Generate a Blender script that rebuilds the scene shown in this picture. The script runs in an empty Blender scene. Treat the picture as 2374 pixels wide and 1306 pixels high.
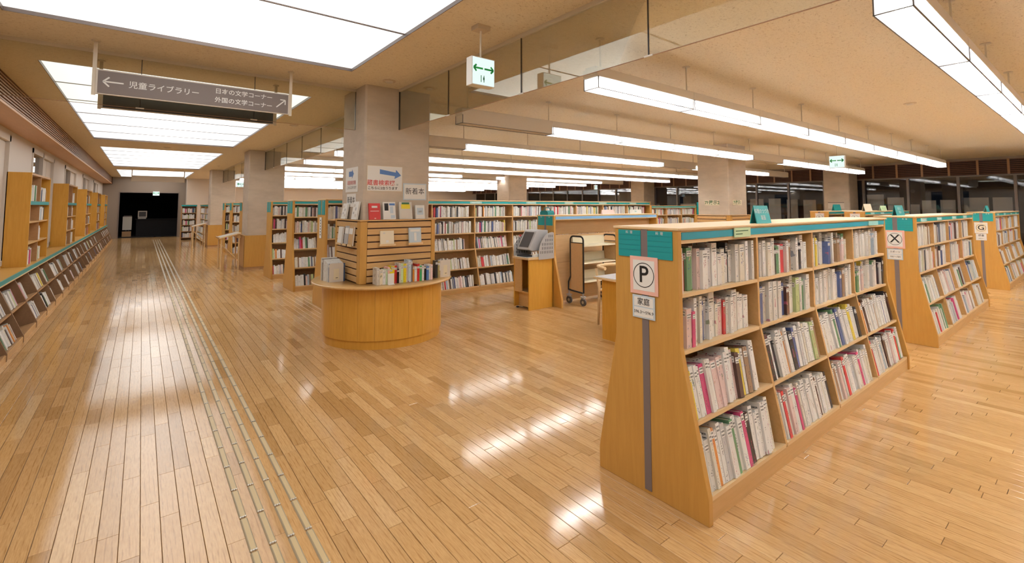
import bpy, math, random
from mathutils import Vector, Matrix
random.seed(7)
S = bpy.context.scene
COL = S.collection
# ---------------------------------------------------------------- camera
F_PX, HOR = 1093.0, 478.0
PITCH, YAW, EYE = math.radians(3.6), math.radians(38.06), 1.5
CY = HOR - F_PX*math.tan(PITCH)
cam = bpy.data.cameras.new('camera'); camo = bpy.data.objects.new('camera', cam); COL.objects.link(camo)
cam.sensor_fit = 'HORIZONTAL'; cam.sensor_width = 36.0; cam.lens = 36.0*F_PX/2374.0
cam.shift_y = (CY-653.0)/2374.0; cam.clip_start = 0.02; cam.clip_end = 120
FW = Vector((math.sin(YAW)*math.cos(PITCH), math.cos(YAW)*math.cos(PITCH), math.sin(PITCH)))
RT = Vector((math.cos(YAW), -math.sin(YAW), 0)); UP = RT.cross(FW)
camo.matrix_world = Matrix((( RT.x, UP.x, -FW.x, 0), (RT.y, UP.y, -FW.y, 0), (RT.z, UP.z, -FW.z, EYE), (0, 0, 0, 1)))
S.camera = camo
def project(p):
    q = Vector(p)-Vector((0, 0, EYE)); d = q.dot(FW)
    if d < 0.1: return None
    return 1187+F_PX*q.dot(RT)/d, CY-F_PX*q.dot(UP)/d, d
# ---------------------------------------------------------------- world, exposure
w = bpy.data.worlds.new('world'); S.world = w; w.use_nodes = True
w.node_tree.nodes['Background'].inputs[0].default_value = (0.012, 0.016, 0.024, 1)
w.node_tree.nodes['Background'].inputs[1].default_value = 1.0
S.view_settings.view_transform = 'Standard'; S.view_settings.look = 'None'
S.view_settings.gamma = 1.0; S.view_settings.exposure = 0.72; S.view_settings.use_curve_mapping = False
TUBE_E, PANEL_E = 29.0, 1.3
try:
    S.cycles.max_bounces = 5; S.cycles.diffuse_bounces = 3; S.cycles.glossy_bounces = 2
    S.cycles.transmission_bounces = 4; S.cycles.transparent_max_bounces = 10; S.cycles.caustics_reflective = False
    S.cycles.use_denoising = True; S.cycles.use_light_tree = False; S.cycles.adaptive_threshold = .02; S.cycles.sample_clamp_indirect = 6.0
except Exception: pass
# ---------------------------------------------------------------- materials
def newmat(name):
    m = bpy.data.materials.new(name); m.use_nodes = True
    nt = m.node_tree; return m, nt, nt.nodes['Principled BSDF']
def setp(b, **k):
    for n, v in k.items(): b.inputs[n.replace('_', ' ')].default_value = v
def plain(name, col, rough=0.5, metal=0.0, spec=None):
    m, nt, b = newmat(name); setp(b, Base_Color=(*col, 1), Roughness=rough, Metallic=metal)
    if spec is not None: b.inputs['Specular IOR Level'].default_value = spec
    return m
def nd(nt, t, **k):
    n = nt.nodes.new(t)
    for a, v in k.items(): setattr(n, a, v)
    return n
def ramp(nt, fac, stops):
    r = nd(nt, 'ShaderNodeValToRGB'); e = r.color_ramp.elements
    while len(e) < len(stops): e.new(0.5)
    for el, (p, c) in zip(e, stops): el.position = p; el.color = (*c, 1)
    nt.links.new(fac, r.inputs[0]); return r.outputs[0]
def mixc(nt, fac, a, b, mode='MIX'):
    n = nd(nt, 'ShaderNodeMix', data_type='RGBA', blend_type=mode)
    for sock, v in ((n.inputs[0], fac), (n.inputs[6], a), (n.inputs[7], b)):
        if hasattr(v, 'node'): nt.links.new(v, sock)
        else: sock.default_value = v if isinstance(v, (int, float)) else (*v, 1)
    return n.outputs[2]
def vmath(nt, op, a, b):
    n = nd(nt, 'ShaderNodeMath', operation=op)
    for i, v in enumerate((a, b)):
        if hasattr(v, 'node'): nt.links.new(v, n.inputs[i])
        else: n.inputs[i].default_value = v
    return n.outputs[0]
def noise(nt, vec, scale, detail=3, rough=.5, dist=0):
    n = nd(nt, 'ShaderNodeTexNoise'); n.inputs['Scale'].default_value = scale
    n.inputs['Detail'].default_value = detail; n.inputs['Roughness'].default_value = rough; n.inputs['Distortion'].default_value = dist
    if vec is not None: nt.links.new(vec, n.inputs['Vector'])
    return n
def mapping(nt, src, scale=(1, 1, 1), loc=None):
    m = nd(nt, 'ShaderNodeMapping'); m.inputs['Scale'].default_value = scale
    nt.links.new(src, m.inputs['Vector'])
    if loc is not None: nt.links.new(loc, m.inputs['Location'])
    return m.outputs[0]
def bump(nt, b, h, strength, dist=.01):
    n = nd(nt, 'ShaderNodeBump'); n.inputs['Strength'].default_value = strength; n.inputs['Distance'].default_value = dist
    nt.links.new(h, n.inputs['Height']); nt.links.new(n.outputs[0], b.inputs['Normal'])

def wood(name, c0, c1, rough=.4, stretch=(14, 14, 1.2)):
    m, nt, b = newmat(name); g = nd(nt, 'ShaderNodeNewGeometry')
    n = noise(nt, mapping(nt, g.outputs['Position'], stretch), 3.0, 4, .6, .6)
    nt.links.new(ramp(nt, n.outputs[0], [(.3, c0), (.7, c1)]), b.inputs['Base Color'])
    setp(b, Roughness=rough); return m
M = {}
M['beech'] = wood('beech_veneer', (.55, .29, .065), (.61, .335, .08), .42)
M['countertop'] = wood('counter_top_beech', (.62, .37, .135), (.70, .43, .17), .2, (1.5, 14, 14))
M['beechside'] = wood('beech_board', (.60, .36, .14), (.68, .42, .18), .42, (1.2, 14, 14))
M['maple'] = wood('maple_edge', (.76, .54, .29), (.82, .60, .34), .38, (1.2, 14, 14))
M['maple_back'] = wood('maple_back_panel', (.60, .385, .19), (.66, .43, .22), .5, (1.2, 12, 12))
M['dullwood'] = wood('dull_brown_shelf', (.27, .165, .09), (.33, .20, .11), .5, (10, 1.2, 10))
M['oldwood'] = wood('walnut_tone_shelf', (.44, .25, .115), (.52, .30, .14), .45, (10, 1.2, 10))
M['orange'] = wood('orange_beech_counter', (.64, .325, .045), (.72, .38, .062), .35)
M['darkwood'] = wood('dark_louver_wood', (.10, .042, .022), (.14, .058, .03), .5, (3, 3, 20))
M['louver'] = wood('louver_slat_wood', (.34, .19, .105), (.40, .225, .125), .45, (14, 1, 14))
M['soffit'] = wood('soffit_wood', (.60, .36, .19), (.66, .40, .22), .45, (10, 1, 10))
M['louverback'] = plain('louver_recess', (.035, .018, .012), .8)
M['teal'] = plain('teal_plate', (.012, .33, .35), .35)
M['tealdark'] = plain('teal_groove', (.01, .24, .26), .4)
M['tealpale'] = plain('pale_teal_card', (.33, .66, .64), .5)
M['tealblue'] = plain('blue_teal_strip', (.03, .34, .46), .35)
M['bluestrip'] = plain('sky_blue_strip', (.24, .50, .82), .35)
M['stripe'] = plain('grey_stripe', (.20, .165, .165), .5)
M['black'] = plain('black_print', (.012, .011, .011), .6)
M['ink'] = plain('dark_ink', (.05, .045, .05), .7)
M['white'] = plain('white_paper', (.84, .83, .80), .6)
M['cream'] = plain('cream_card', (.86, .76, .58), .6)
M['palegreen'] = plain('pale_green_card', (.62, .80, .52), .6)
M['green'] = plain('green_print', (.05, .45, .16), .6)
M['signgreen'] = emis('lit_green_print', (.02, .62, .14), .9) if 0 else plain('lit_green_print', (.02, .55, .12), .6)
M['darkgreen'] = plain('dark_green_print', (.03, .13, .04), .6)
M['pink'] = plain('pink_card', (.88, .52, .44), .6)
M['palepink'] = plain('pale_pink_card', (.90, .68, .64), .6)
M['paleblue'] = plain('pale_blue_card', (.58, .68, .76), .6)
M['red'] = plain('red_print', (.60, .035, .03), .5)
M['bluearrow'] = plain('blue_arrow_print', (.10, .22, .52), .6)
M['yellow'] = plain('yellow_print', (.85, .68, .03), .5)
M['signgrey'] = plain('taupe_sign_plate', (.20, .16, .145), .4)
M['signdark'] = plain('dark_sign_plate', (.045, .035, .028), .3)
M['signframe'] = plain('pale_sign_frame', (.72, .66, .58), .4)
M['metal'] = plain('brushed_steel', (.55, .53, .5), .3, 1.0)
M['alu'] = plain('window_aluminium', (.20, .175, .165), .45, .2)
M['hanger'] = plain('painted_hanger', (.70, .62, .50), .4)
M['fixture'] = plain('painted_light_channel', (.72, .64, .54), .45)
M['edgegrey'] = plain('grey_lamp_edge', (.16, .15, .15), .5)
M['reflector'] = plain('white_enamel_reflector', (.9, .9, .9), .4)
M['greyplastic'] = plain('grey_plastic', (.46, .46, .47), .45)
M['darkgrey'] = plain('dark_plastic', (.045, .045, .05), .35)
M['screen'] = plain('screen_glass', (.09, .09, .10), .12)
M['blackmetal'] = plain('black_tube', (.014, .013, .013), .35)
M['ivory'] = plain('ivory_metal_shelf', (.80, .72, .52), .4)
M['rubber'] = plain('rubber_wheel', (.09, .085, .085), .6)
M['desktop'] = plain('pale_grey_laminate', (.56, .57, .60), .3)
M['plaster'] = plain('pale_plaster', (.66, .58, .50), .8)
M['wallwhite'] = plain('warm_white_wall', (.68, .62, .56), .7)
M['endwall'] = plain('grey_brown_wall', (.30, .24, .19), .8)
M['darkroom'] = plain('unlit_black', (.012, .011, .012), .9)  # darkness of the unlit room, its desk and the night outside put into the colour
M['blindgrey'] = plain('grey_beige_board', (.70, .66, .59), .8)
M['subfloor'] = plain('floor_joint', (.13, .055, .015), .7)
M['detector'] = plain('cream_plastic', (.66, .54, .40), .5)

def mk_concrete():
    m, nt, b = newmat('board_formed_concrete'); g = nd(nt, 'ShaderNodeNewGeometry')
    n1 = noise(nt, mapping(nt, g.outputs['Position'], (1, 1, 2.2)), 2.2, 5, .6)
    n2 = noise(nt, mapping(nt, g.outputs['Position'], (2, 2, 9)), 3.0, 3, .6)
    c = ramp(nt, n1.outputs[0], [(.3, (.54, .45, .355)), (.7, (.65, .55, .445))])
    c2 = ramp(nt, n2.outputs[0], [(.35, (.95, .95, .95)), (.65, (1, 1, 1))])
    nt.links.new(mixc(nt, 1.0, c, c2, 'MULTIPLY'), b.inputs['Base Color'])
    bump(nt, b, n2.outputs[0], .15); setp(b, Roughness=.7); return m
M['concrete'] = mk_concrete()
def mk_ceiling():
    m, nt, b = newmat('mineral_wool_ceiling'); g = nd(nt, 'ShaderNodeNewGeometry')
    n = noise(nt, mapping(nt, g.outputs['Position'], (1, 1.5, 1)), 42, 3, .55, 1.2)
    c = ramp(nt, n.outputs[0], [(.28, (.54, .42, .28)), (.41, (.82, .73, .58)), (.6, (.86, .77, .62))])
    nt.links.new(c, b.inputs['Base Color']); bump(nt, b, n.outputs[0], .35, .008); setp(b, Roughness=.9); return m
M['ceiling'] = mk_ceiling()
def mk_floor():
    m, nt, b = newmat('oak_plank'); g = nd(nt, 'ShaderNodeNewGeometry'); oi = nd(nt, 'ShaderNodeObjectInfo')
    r = vmath(nt, 'FRACT', vmath(nt, 'ADD', g.outputs['Random Per Island'], oi.outputs['Random']), 0)
    off = nd(nt, 'ShaderNodeCombineXYZ'); nt.links.new(vmath(nt, 'MULTIPLY', r, 37.0), off.inputs[0]); nt.links.new(vmath(nt, 'MULTIPLY', r, 91.0), off.inputs[1])
    p = mapping(nt, g.outputs['Position'], (9, 1.1, 1), off.outputs[0])
    n1 = noise(nt, p, 3.2, 4, .55, 1.6); n2 = noise(nt, mapping(nt, g.outputs['Position'], (60, 5, 1), off.outputs[0]), 3, 3, .6)
    base = ramp(nt, r, [(0, (.50, .285, .11)), (.25, (.63, .38, .165)), (.55, (.68, .42, .19)), (.8, (.61, .36, .15)), (1, (.75, .49, .24))])
    wv = nd(nt, 'ShaderNodeTexWave', wave_type='BANDS', bands_direction='X', wave_profile='SIN')
    wv.inputs['Scale'].default_value = 1.7; wv.inputs['Distortion'].default_value = 7; wv.inputs['Detail'].default_value = 2; wv.inputs['Detail Scale'].default_value = .8
    nt.links.new(p, wv.inputs['Vector'])
    grain = ramp(nt, wv.outputs[1], [(.0, (.74, .66, .56)), (.28, (1, 1, 1))])
    fine = ramp(nt, n2.outputs[0], [(.35, (.86, .82, .76)), (.6, (1, 1, 1))])
    gm = ramp(nt, n1.outputs[0], [(.45, (0, 0, 0)), (.62, (1, 1, 1))])
    c = mixc(nt, gm, base, mixc(nt, 1.0, base, grain, 'MULTIPLY'))
    nt.links.new(mixc(nt, 1.0, c, fine, 'MULTIPLY'), b.inputs['Base Color'])
    n4 = noise(nt, mapping(nt, g.outputs['Position'], (4, 1.0, 1)), 2.6, 1)
    rr = nd(nt, 'ShaderNodeMapRange'); rr.inputs[3].default_value = .06; rr.inputs[4].default_value = .15
    nt.links.new(n4.outputs[0], rr.inputs[0]); nt.links.new(rr.outputs[0], b.inputs['Roughness'])
    b.inputs['Specular IOR Level'].default_value = .75
    bump(nt, b, vmath(nt, 'ADD', n4.outputs[0], vmath(nt, 'MULTIPLY', r, .6)), .06, .01)
    return m
M['floor'] = mk_floor()
def emis(name, col, s):
    m = bpy.data.materials.new(name); m.use_nodes = True; nt = m.node_tree; nt.nodes.clear()
    o = nd(nt, 'ShaderNodeOutputMaterial'); e = nd(nt, 'ShaderNodeEmission'); e.inputs[0].default_value = (*col, 1); e.inputs[1].default_value = s
    nt.links.new(e.outputs[0], o.inputs[0]); return m
M['tube'] = emis('fluorescent_tube', (.985, .985, .965), TUBE_E)
M['exitface'] = emis('exit_sign_face', (.86, 1.0, .97), .60)
def mk_panel():
    m = emis('luminous_ceiling_panel', (1, .975, .94), PANEL_E); nt = m.node_tree; e = nt.nodes['Emission']
    g = nd(nt, 'ShaderNodeNewGeometry'); sep = nd(nt, 'ShaderNodeSeparateXYZ'); nt.links.new(g.outputs['Position'], sep.inputs[0])
    # tubes behind the acrylic run along the corridor: brighter along the middle
    d = vmath(nt, 'ABSOLUTE', vmath(nt, 'SUBTRACT', sep.outputs[0], .39), 0)
    f = nd(nt, 'ShaderNodeMapRange', interpolation_type='SMOOTHSTEP'); f.inputs[1].default_value = 0; f.inputs[2].default_value = 1.25; f.inputs[3].default_value = PANEL_E*1.15; f.inputs[4].default_value = PANEL_E*.62
    nt.links.new(d, f.inputs[0]); nt.links.new(f.outputs[0], e.inputs[1]); return m
M['panel'] = mk_panel()
def mk_diffuser():
    m = bpy.data.materials.new('clear_ribbed_diffuser'); m.use_nodes = True; nt = m.node_tree; nt.nodes.clear()
    o = nd(nt, 'ShaderNodeOutputMaterial'); a = nd(nt, 'ShaderNodeBsdfTransparent'); t = nd(nt, 'ShaderNodeBsdfTranslucent'); x = nd(nt, 'ShaderNodeMixShader')
    a.inputs[0].default_value = (.97, .97, .97, 1); t.inputs[0].default_value = (.95, .95, .95, 1); x.inputs[0].default_value = .70
    df = nd(nt, 'ShaderNodeBsdfDiffuse'); df.inputs[0].default_value = (.92, .92, .92, 1); y = nd(nt, 'ShaderNodeMixShader'); y.inputs[0].default_value = .42
    nt.links.new(t.outputs[0], y.inputs[1]); nt.links.new(df.outputs[0], y.inputs[2])
    nt.links.new(a.outputs[0], x.inputs[1]); nt.links.new(y.outputs[0], x.inputs[2]); nt.links.new(x.outputs[0], o.inputs[0]); return m
M['diffuser'] = mk_diffuser()
def mk_glass(name, tint, base):
    m = bpy.data.materials.new(name); m.use_nodes = True; nt = m.node_tree; nt.nodes.clear()
    o = nd(nt, 'ShaderNodeOutputMaterial'); t = nd(nt, 'ShaderNodeBsdfTransparent'); gl = nd(nt, 'ShaderNodeBsdfGlossy'); x = nd(nt, 'ShaderNodeMixShader')
    t.inputs[0].default_value = (*tint, 1); gl.inputs['Roughness'].default_value = 0.0
    fr = nd(nt, 'ShaderNodeFresnel'); fr.inputs[0].default_value = 1.5
    nt.links.new(vmath(nt, 'MULTIPLY', fr.outputs[0], base), x.inputs[0])
    nt.links.new(t.outputs[0], x.inputs[1]); nt.links.new(gl.outputs[0], x.inputs[2]); nt.links.new(x.outputs[0], o.inputs[0]); return m
M['glass'] = mk_glass('smoke_barrier_glass', (.93, .93, .87), .55)
M['winglass'] = mk_glass('night_window_glass', (.95, .96, .97), 1.7)

def print_pattern(nt, uv, rnd, col):
    """title lettering along a spine: dark strokes inside a band of the printed face"""
    sep = nd(nt, 'ShaderNodeSeparateXYZ'); nt.links.new(uv, sep.inputs[0])
    off = nd(nt, 'ShaderNodeCombineXYZ'); nt.links.new(vmath(nt, 'MULTIPLY', rnd, 53.0), off.inputs[0]); nt.links.new(vmath(nt, 'MULTIPLY', rnd, 97.0), off.inputs[1])
    n = noise(nt, mapping(nt, uv, (3, 22, 1), off.outputs[0]), 2.0, 2, .6)
    n2 = noise(nt, mapping(nt, uv, (1.2, 2.6, 1), off.outputs[0]), 1.6, 1)
    mask = vmath(nt, 'MULTIPLY', vmath(nt, 'GREATER_THAN', n.outputs[0], .555), vmath(nt, 'GREATER_THAN', n2.outputs[0], .56))
    mid = vmath(nt, 'LESS_THAN', vmath(nt, 'ABSOLUTE', vmath(nt, 'SUBTRACT', sep.outputs[0], .5), 0), .3)
    mask = vmath(nt, 'MULTIPLY', mask, mid)
    ink = ramp(nt, vmath(nt, 'FRACT', vmath(nt, 'MULTIPLY', rnd, 7.31), 0), [(0, (.05, .045, .06)), (.45, (.10, .09, .10)), (.55, (.42, .04, .10)), (.75, (.06, .12, .32)), (1, (.10, .20, .08))])
    ink.node.color_ramp.interpolation = 'CONSTANT'
    return mixc(nt, vmath(nt, 'MULTIPLY', mask, .85), col, ink)
def mk_book_obj():
    m, nt, b = newmat('book_cover'); oi = nd(nt, 'ShaderNodeObjectInfo'); tc = nd(nt, 'ShaderNodeTexCoord')
    rnd = oi.outputs['Random']
    off = nd(nt, 'ShaderNodeCombineXYZ'); nt.links.new(vmath(nt, 'MULTIPLY', rnd, 71.0), off.inputs[0]); nt.links.new(vmath(nt, 'MULTIPLY', rnd, 33.0), off.inputs[1])
    n = noise(nt, mapping(nt, tc.outputs['UV'], (1, 2.2, 1), off.outputs[0]), 1.3, 2, .5, .4)
    art = ramp(nt, vmath(nt, 'FRACT', vmath(nt, 'MULTIPLY', rnd, 13.7), 0), [(0, (.35, .10, .06)), (.2, (.55, .40, .25)), (.4, (.25, .30, .14)), (.55, (.45, .12, .2)), (.7, (.2, .25, .38)), (.85, (.06, .05, .05))])
    art.node.color_ramp.interpolation = 'CONSTANT'
    f = vmath(nt, 'MULTIPLY', vmath(nt, 'GREATER_THAN', n.outputs[0], .70), .75)
    c = mixc(nt, f, oi.outputs['Color'], art)
    nt.links.new(print_pattern(nt, tc.outputs['UV'], rnd, c), b.inputs['Base Color']); setp(b, Roughness=.22); return m
def mk_book_stuff():
    m, nt, b = newmat('book_covers_far'); a = nd(nt, 'ShaderNodeVertexColor', layer_name='cover'); tc = nd(nt, 'ShaderNodeTexCoord'); g = nd(nt, 'ShaderNodeNewGeometry')
    c = print_pattern(nt, tc.outputs['UV'], g.outputs['Random Per Island'], a.outputs[0])
    nt.links.new(c, b.inputs['Base Color']); setp(b, Roughness=.35); return m
M['book'] = mk_book_obj(); M['bookstuff'] = mk_book_stuff()
M['pages'] = plain('book_pages', (.78, .75, .68), .8)
def mk_label():
    m, nt, b = newmat('call_number_label'); tc = nd(nt, 'ShaderNodeTexCoord'); sep = nd(nt, 'ShaderNodeSeparateXYZ'); nt.links.new(tc.outputs['UV'], sep.inputs[0])
    n = noise(nt, mapping(nt, tc.outputs['UV'], (9, 2, 1)), 3, 1)
    bar = vmath(nt, 'LESS_THAN', vmath(nt, 'ABSOLUTE', vmath(nt, 'SUBTRACT', vmath(nt, 'FRACT', vmath(nt, 'MULTIPLY', sep.outputs[1], 2.0), 0), .5), 0), .24)
    inx = vmath(nt, 'LESS_THAN', vmath(nt, 'ABSOLUTE', vmath(nt, 'SUBTRACT', sep.outputs[0], .5), 0), .38)
    f = vmath(nt, 'MULTIPLY', vmath(nt, 'MULTIPLY', bar, inx), vmath(nt, 'GREATER_THAN', n.outputs[0], .42))
    nt.links.new(mixc(nt, f, (.85, .84, .82), (.10, .10, .10)), b.inputs['Base Color']); setp(b, Roughness=.4); return m
M['label'] = mk_label()

# ---------------------------------------------------------------- mesh helpers
class MB:
    def __init__(s): s.v = []; s.f = []; s.m = []
    def add(s, vs, fs, mi=0, X=None):
        o = len(s.v); s.v += [tuple(X @ Vector(p)) if X is not None else tuple(p) for p in vs]
        s.f += [tuple(i+o for i in f) for f in fs]; s.m += [mi]*len(fs); return s
    def box(s, a, b, mi=0, X=None):
        (x0, y0, z0), (x1, y1, z1) = a, b
        vs = [(x0, y0, z0), (x1, y0, z0), (x1, y1, z0), (x0, y1, z0), (x0, y0, z1), (x1, y0, z1), (x1, y1, z1), (x0, y1, z1)]
        return s.add(vs, [(0, 3, 2, 1), (4, 5, 6, 7), (0, 1, 5, 4), (1, 2, 6, 5), (2, 3, 7, 6), (3, 0, 4, 7)], mi, X)
    def prism(s, prof, axis, a, b, mi=0, X=None):
        """prof: 2-D outline; axis 'x' -> prof is (y,z), 'y' -> (x,z), 'z' -> (x,y)"""
        n = len(prof)
        def P(t, q): return (t, q[0], q[1]) if axis == 'x' else ((q[0], t, q[1]) if axis == 'y' else (q[0], q[1], t))
        vs = [P(a, q) for q in prof]+[P(b, q) for q in prof]
        fs = [tuple(range(n)), tuple(range(2*n-1, n-1, -1))]+[(i, i+n, (i+1) % n+n, (i+1) % n) for i in range(n)]
        return s.add(vs, fs, mi, X)
    def cyl(s, p0, p1, r, n=12, mi=0, r1=None):
        p0, p1 = Vector(p0), Vector(p1); d = (p1-p0).normalized(); u = d.orthogonal().normalized(); w_ = d.cross(u)
        r1 = r if r1 is None else r1
        vs = [p0+(u*math.cos(t)+w_*math.sin(t))*r for t in [2*math.pi*i/n for i in range(n)]]+[p1+(u*math.cos(t)+w_*math.sin(t))*r1 for t in [2*math.pi*i/n for i in range(n)]]
        fs = [tuple(range(n-1, -1, -1)), tuple(range(n, 2*n))]+[(i, (i+1) % n, (i+1) % n+n, i+n) for i in range(n)]
        return s.add(vs, fs, mi)
    def tube(s, pts, r, n=8, mi=0):
        pts = [Vector(p) for p in pts]; rings = []; u = None
        for i, p in enumerate(pts):
            d = (pts[min(i+1, len(pts)-1)]-pts[max(i-1, 0)]).normalized()
            u = d.orthogonal().normalized() if u is None else (u-d*u.dot(d)).normalized()
            w_ = d.cross(u); rings.append([p+(u*math.cos(2*math.pi*k/n)+w_*math.sin(2*math.pi*k/n))*r for k in range(n)])
        vs = [q for rg in rings for q in rg]; fs = [tuple(range(n-1, -1, -1)), tuple(range((len(pts)-1)*n, len(pts)*n))]
        for i in range(len(pts)-1):
            for k in range(n): fs.append((i*n+k, i*n+(k+1) % n, (i+1)*n+(k+1) % n, (i+1)*n+k))
        return s.add(vs, fs, mi)
    def build(s, name, mat, parent=None, smooth=False, bevel=0):
        o0 = Vector((0, 0, 0)); p = parent
        while p is not None: o0 += p.location; p = p.parent
        me = bpy.data.meshes.new(name); me.from_pydata([tuple(Vector(v)-o0) for v in s.v], [], s.f)
        mats = mat if isinstance(mat, (list, tuple)) else [mat]
        for k in mats: me.materials.append(M[k] if isinstance(k, str) else k)
        if len(mats) > 1: me.polygons.foreach_set('material_index', s.m)
        me.validate(); me.update()
        import bmesh
        bm = bmesh.new(); bm.from_mesh(me); bmesh.ops.recalc_face_normals(bm, faces=bm.faces); bm.to_mesh(me); bm.free()
        if smooth:
            for f in me.polygons: f.use_smooth = len(f.vertices) == 4
        ob = bpy.data.objects.new(name, me); COL.objects.link(ob); ob.parent = parent
        if bevel:
            b = ob.modifiers.new('bevel', 'BEVEL'); b.width = bevel; b.segments = 2; b.limit_method = 'ANGLE'
        return ob
def box(name, a, b, mat, parent=None, bevel=0): return MB().box(a, b).build(name, mat, parent, bevel=bevel)
def tag(o, label, cat, group=None):
    o['label'] = label; o['category'] = cat
    if group: o['group'] = group
    return o
def thing(name, label, cat, loc, group=None):
    e = bpy.data.objects.new(name, None); COL.objects.link(e); e.location = loc; e.empty_display_size = .1
    return tag(e, label, cat, group)
def struct(o): o['kind'] = 'structure'; return o
_font_cache = {}
def text(s, size, mat, parent, pos, A=(1, 0, 0), U=(0, 0, 1), align='CENTER', name='lettering', sx=1.0, bold=0.0):
    cu = bpy.data.curves.new('txt', 'FONT'); cu.body = s; cu.size = size; cu.align_x = align; cu.align_y = 'CENTER'; cu.resolution_u = 3; cu.offset = bold
    to = bpy.data.objects.new('txt', cu); COL.objects.link(to); bpy.context.view_layer.update()
    me = bpy.data.meshes.new_from_object(to.evaluated_get(bpy.context.evaluated_depsgraph_get()))
    bpy.data.objects.remove(to); bpy.data.curves.remove(cu)
    A, U = Vector(A), Vector(U); N = A.cross(U); o0 = Vector((0, 0, 0)); p = parent
    while p is not None: o0 += p.location; p = p.parent
    P = Vector(pos)-o0
    for v in me.vertices: v.co = P+A*(v.co.x*sx)+U*v.co.y+N*.0004
    me.materials.clear(); me.materials.append(M[mat]); me.name = name
    ob = bpy.data.objects.new(name, me); COL.objects.link(ob); ob.parent = parent; return ob
NX, NY_ = ((0, -1, 0), (0, 0, 1)), ((1, 0, 0), (0, 0, 1))   # reading frames of faces that look towards -X and -Y

# ================================================================= structure
X0, X1, Y0, Y1, CEIL = -1.46, 18.4, -4.5, 28.6, 2.85
# ---- floor: planks run along the corridor
floor = struct(box('floor', (X0-.3, Y0-.2, -.12), (X1+.3, Y1+.2, -.006), 'subfloor'))
PW = .0757; LENS = (.30, .455, .61, .76, .91)
def plank_verts(x0, x1, y0, y1):
    c, t = .0011, .0010
    return ([(x0, y0, -.006), (x1, y0, -.006), (x1, y1, -.006), (x0, y1, -.006), (x0, y0, -t), (x1, y0, -t), (x1, y1, -t), (x0, y1, -t),
             (x0+c, y0+c, 0), (x1-c, y0+c, 0), (x1-c, y1-c, 0), (x0+c, y1-c, 0)],
            [(0, 1, 5, 4), (1, 2, 6, 5), (2, 3, 7, 6), (3, 0, 4, 7), (4, 5, 9, 8), (5, 6, 10, 9), (6, 7, 11, 10), (7, 4, 8, 11), (8, 9, 10, 11)])
planks = []; rp = random.Random(3)
k0 = int((X0-.733)/PW)-1; k1 = int((X1-.733)/PW)+1
for k in range(k0, k1):
    xa = .733+k*PW; y = Y0-rp.random()*.9
    while y < Y1:
        L = rp.choice(LENS); planks.append((xa, y, L)); y += L
def plank_px(p):
    c = (p[0]+PW/2, p[1]+p[2]/2, 0); q = project(c)
    if q is None or not (-60 < q[0] < 2434 and 480 < q[1] < 1400): return 0
    if 2.1 < c[0] < 5.7 and 1.25 < c[1] < 1.95: return 0
    if (c[0]-2.3)**2+(c[1]-5.42)**2 < .45: return 0
    return PW*p[2]/q[2]**3
order = sorted(planks, key=plank_px, reverse=True)
near, rest = order[:300], order[300:]
GAP = .0022; pm = {}
for L in LENS:
    v, f = plank_verts(0, PW-GAP, 0, L-GAP); me = bpy.data.meshes.new('plank'); me.from_pydata(v, [], f); me.materials.append(M['floor']); pm[L] = me
for xa, y, L in near:
    o = bpy.data.objects.new('plank', pm[L]); COL.objects.link(o); o.location = (xa, y, 0); o.parent = floor
V, Fc = [], []
for xa, y, L in rest:
    v, f = plank_verts(xa, xa+PW-GAP, y, y+L-GAP); n = len(V); V += v; Fc += [tuple(i+n for i in q) for q in f]
me = bpy.data.meshes.new('planks'); me.from_pydata(V, [], Fc); me.materials.append(M['floor'])
o = bpy.data.objects.new('distant_planks', me); COL.objects.link(o); o.parent = floor; o['kind'] = 'stuff'
# ---- ceiling with openings for the luminous panels
PANELS = [(-11.0, -3.4), (-1.9, 4.67), (6.08, 12.56), (14.15, 20.97), (22.67, 28.4)]
PX0, PX1 = -.815, 1.61
b = MB(); ys = [Y0-.2]
b.box((X0-.3, Y0-.2, CEIL), (PX0, Y1+.2, CEIL+.25)); b.box((PX1, Y0-.2, CEIL), (X1+.3, Y1+.2, CEIL+.25))
last = Y0-.2
for a, c in PANELS:
    a = max(a, Y0-.2)
    if a > last: b.box((PX0, last, CEIL), (PX1, a, CEIL+.25))
    last = c
b.box((PX0, last, CEIL), (PX1, Y1+.2, CEIL+.25))
ceil = struct(b.build('ceiling', 'ceiling'))
names = ['behind the camera', 'largest, filling the top left of the picture', 'second along the corridor, above the hanging sign', 'third along the corridor', 'farthest, above the dark doorway']
for (a, c), nm in list(zip(PANELS, names))[1:]:
    t = thing('luminous_ceiling_panel', 'white luminous ceiling panel, '+nm, 'ceiling light', ((PX0+PX1)/2, (a+c)/2, CEIL), 'luminous ceiling panels over the corridor')
    n = 6; st = (c-a)/n if a > 0 else 1.22
    if a < 0: cuts = [a]+[c-.0-st*i for i in range(2, -1, -1)]
    else: cuts = [a+st*i for i in range(n+1)]
    cuts = sorted(cuts)
    for y0, y1 in zip(cuts[:-1], cuts[1:]): box('acrylic_pane', (PX0, y0+.004, CEIL+.03), (PX1, y1-.004, CEIL+.05), 'panel', t)
    fr = MB()
    for y in cuts[1:-1]: fr.box((PX0, y-.007, CEIL+.022), (PX1, y+.007, CEIL+.05))
    if a < 6: pass
    fr.box((PX0-.0, a, CEIL+.001), (PX0+.006, c, CEIL+.05)); fr.box((PX1-.006, a, CEIL+.001), (PX1, c, CEIL+.05))
    fr.box((PX0, a, CEIL+.001), (PX1, a+.006, CEIL+.05)); fr.box((PX0, c-.006, CEIL+.001), (PX1, c, CEIL+.05))
    fr.build('panel_frame', 'signgrey', t)
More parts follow.
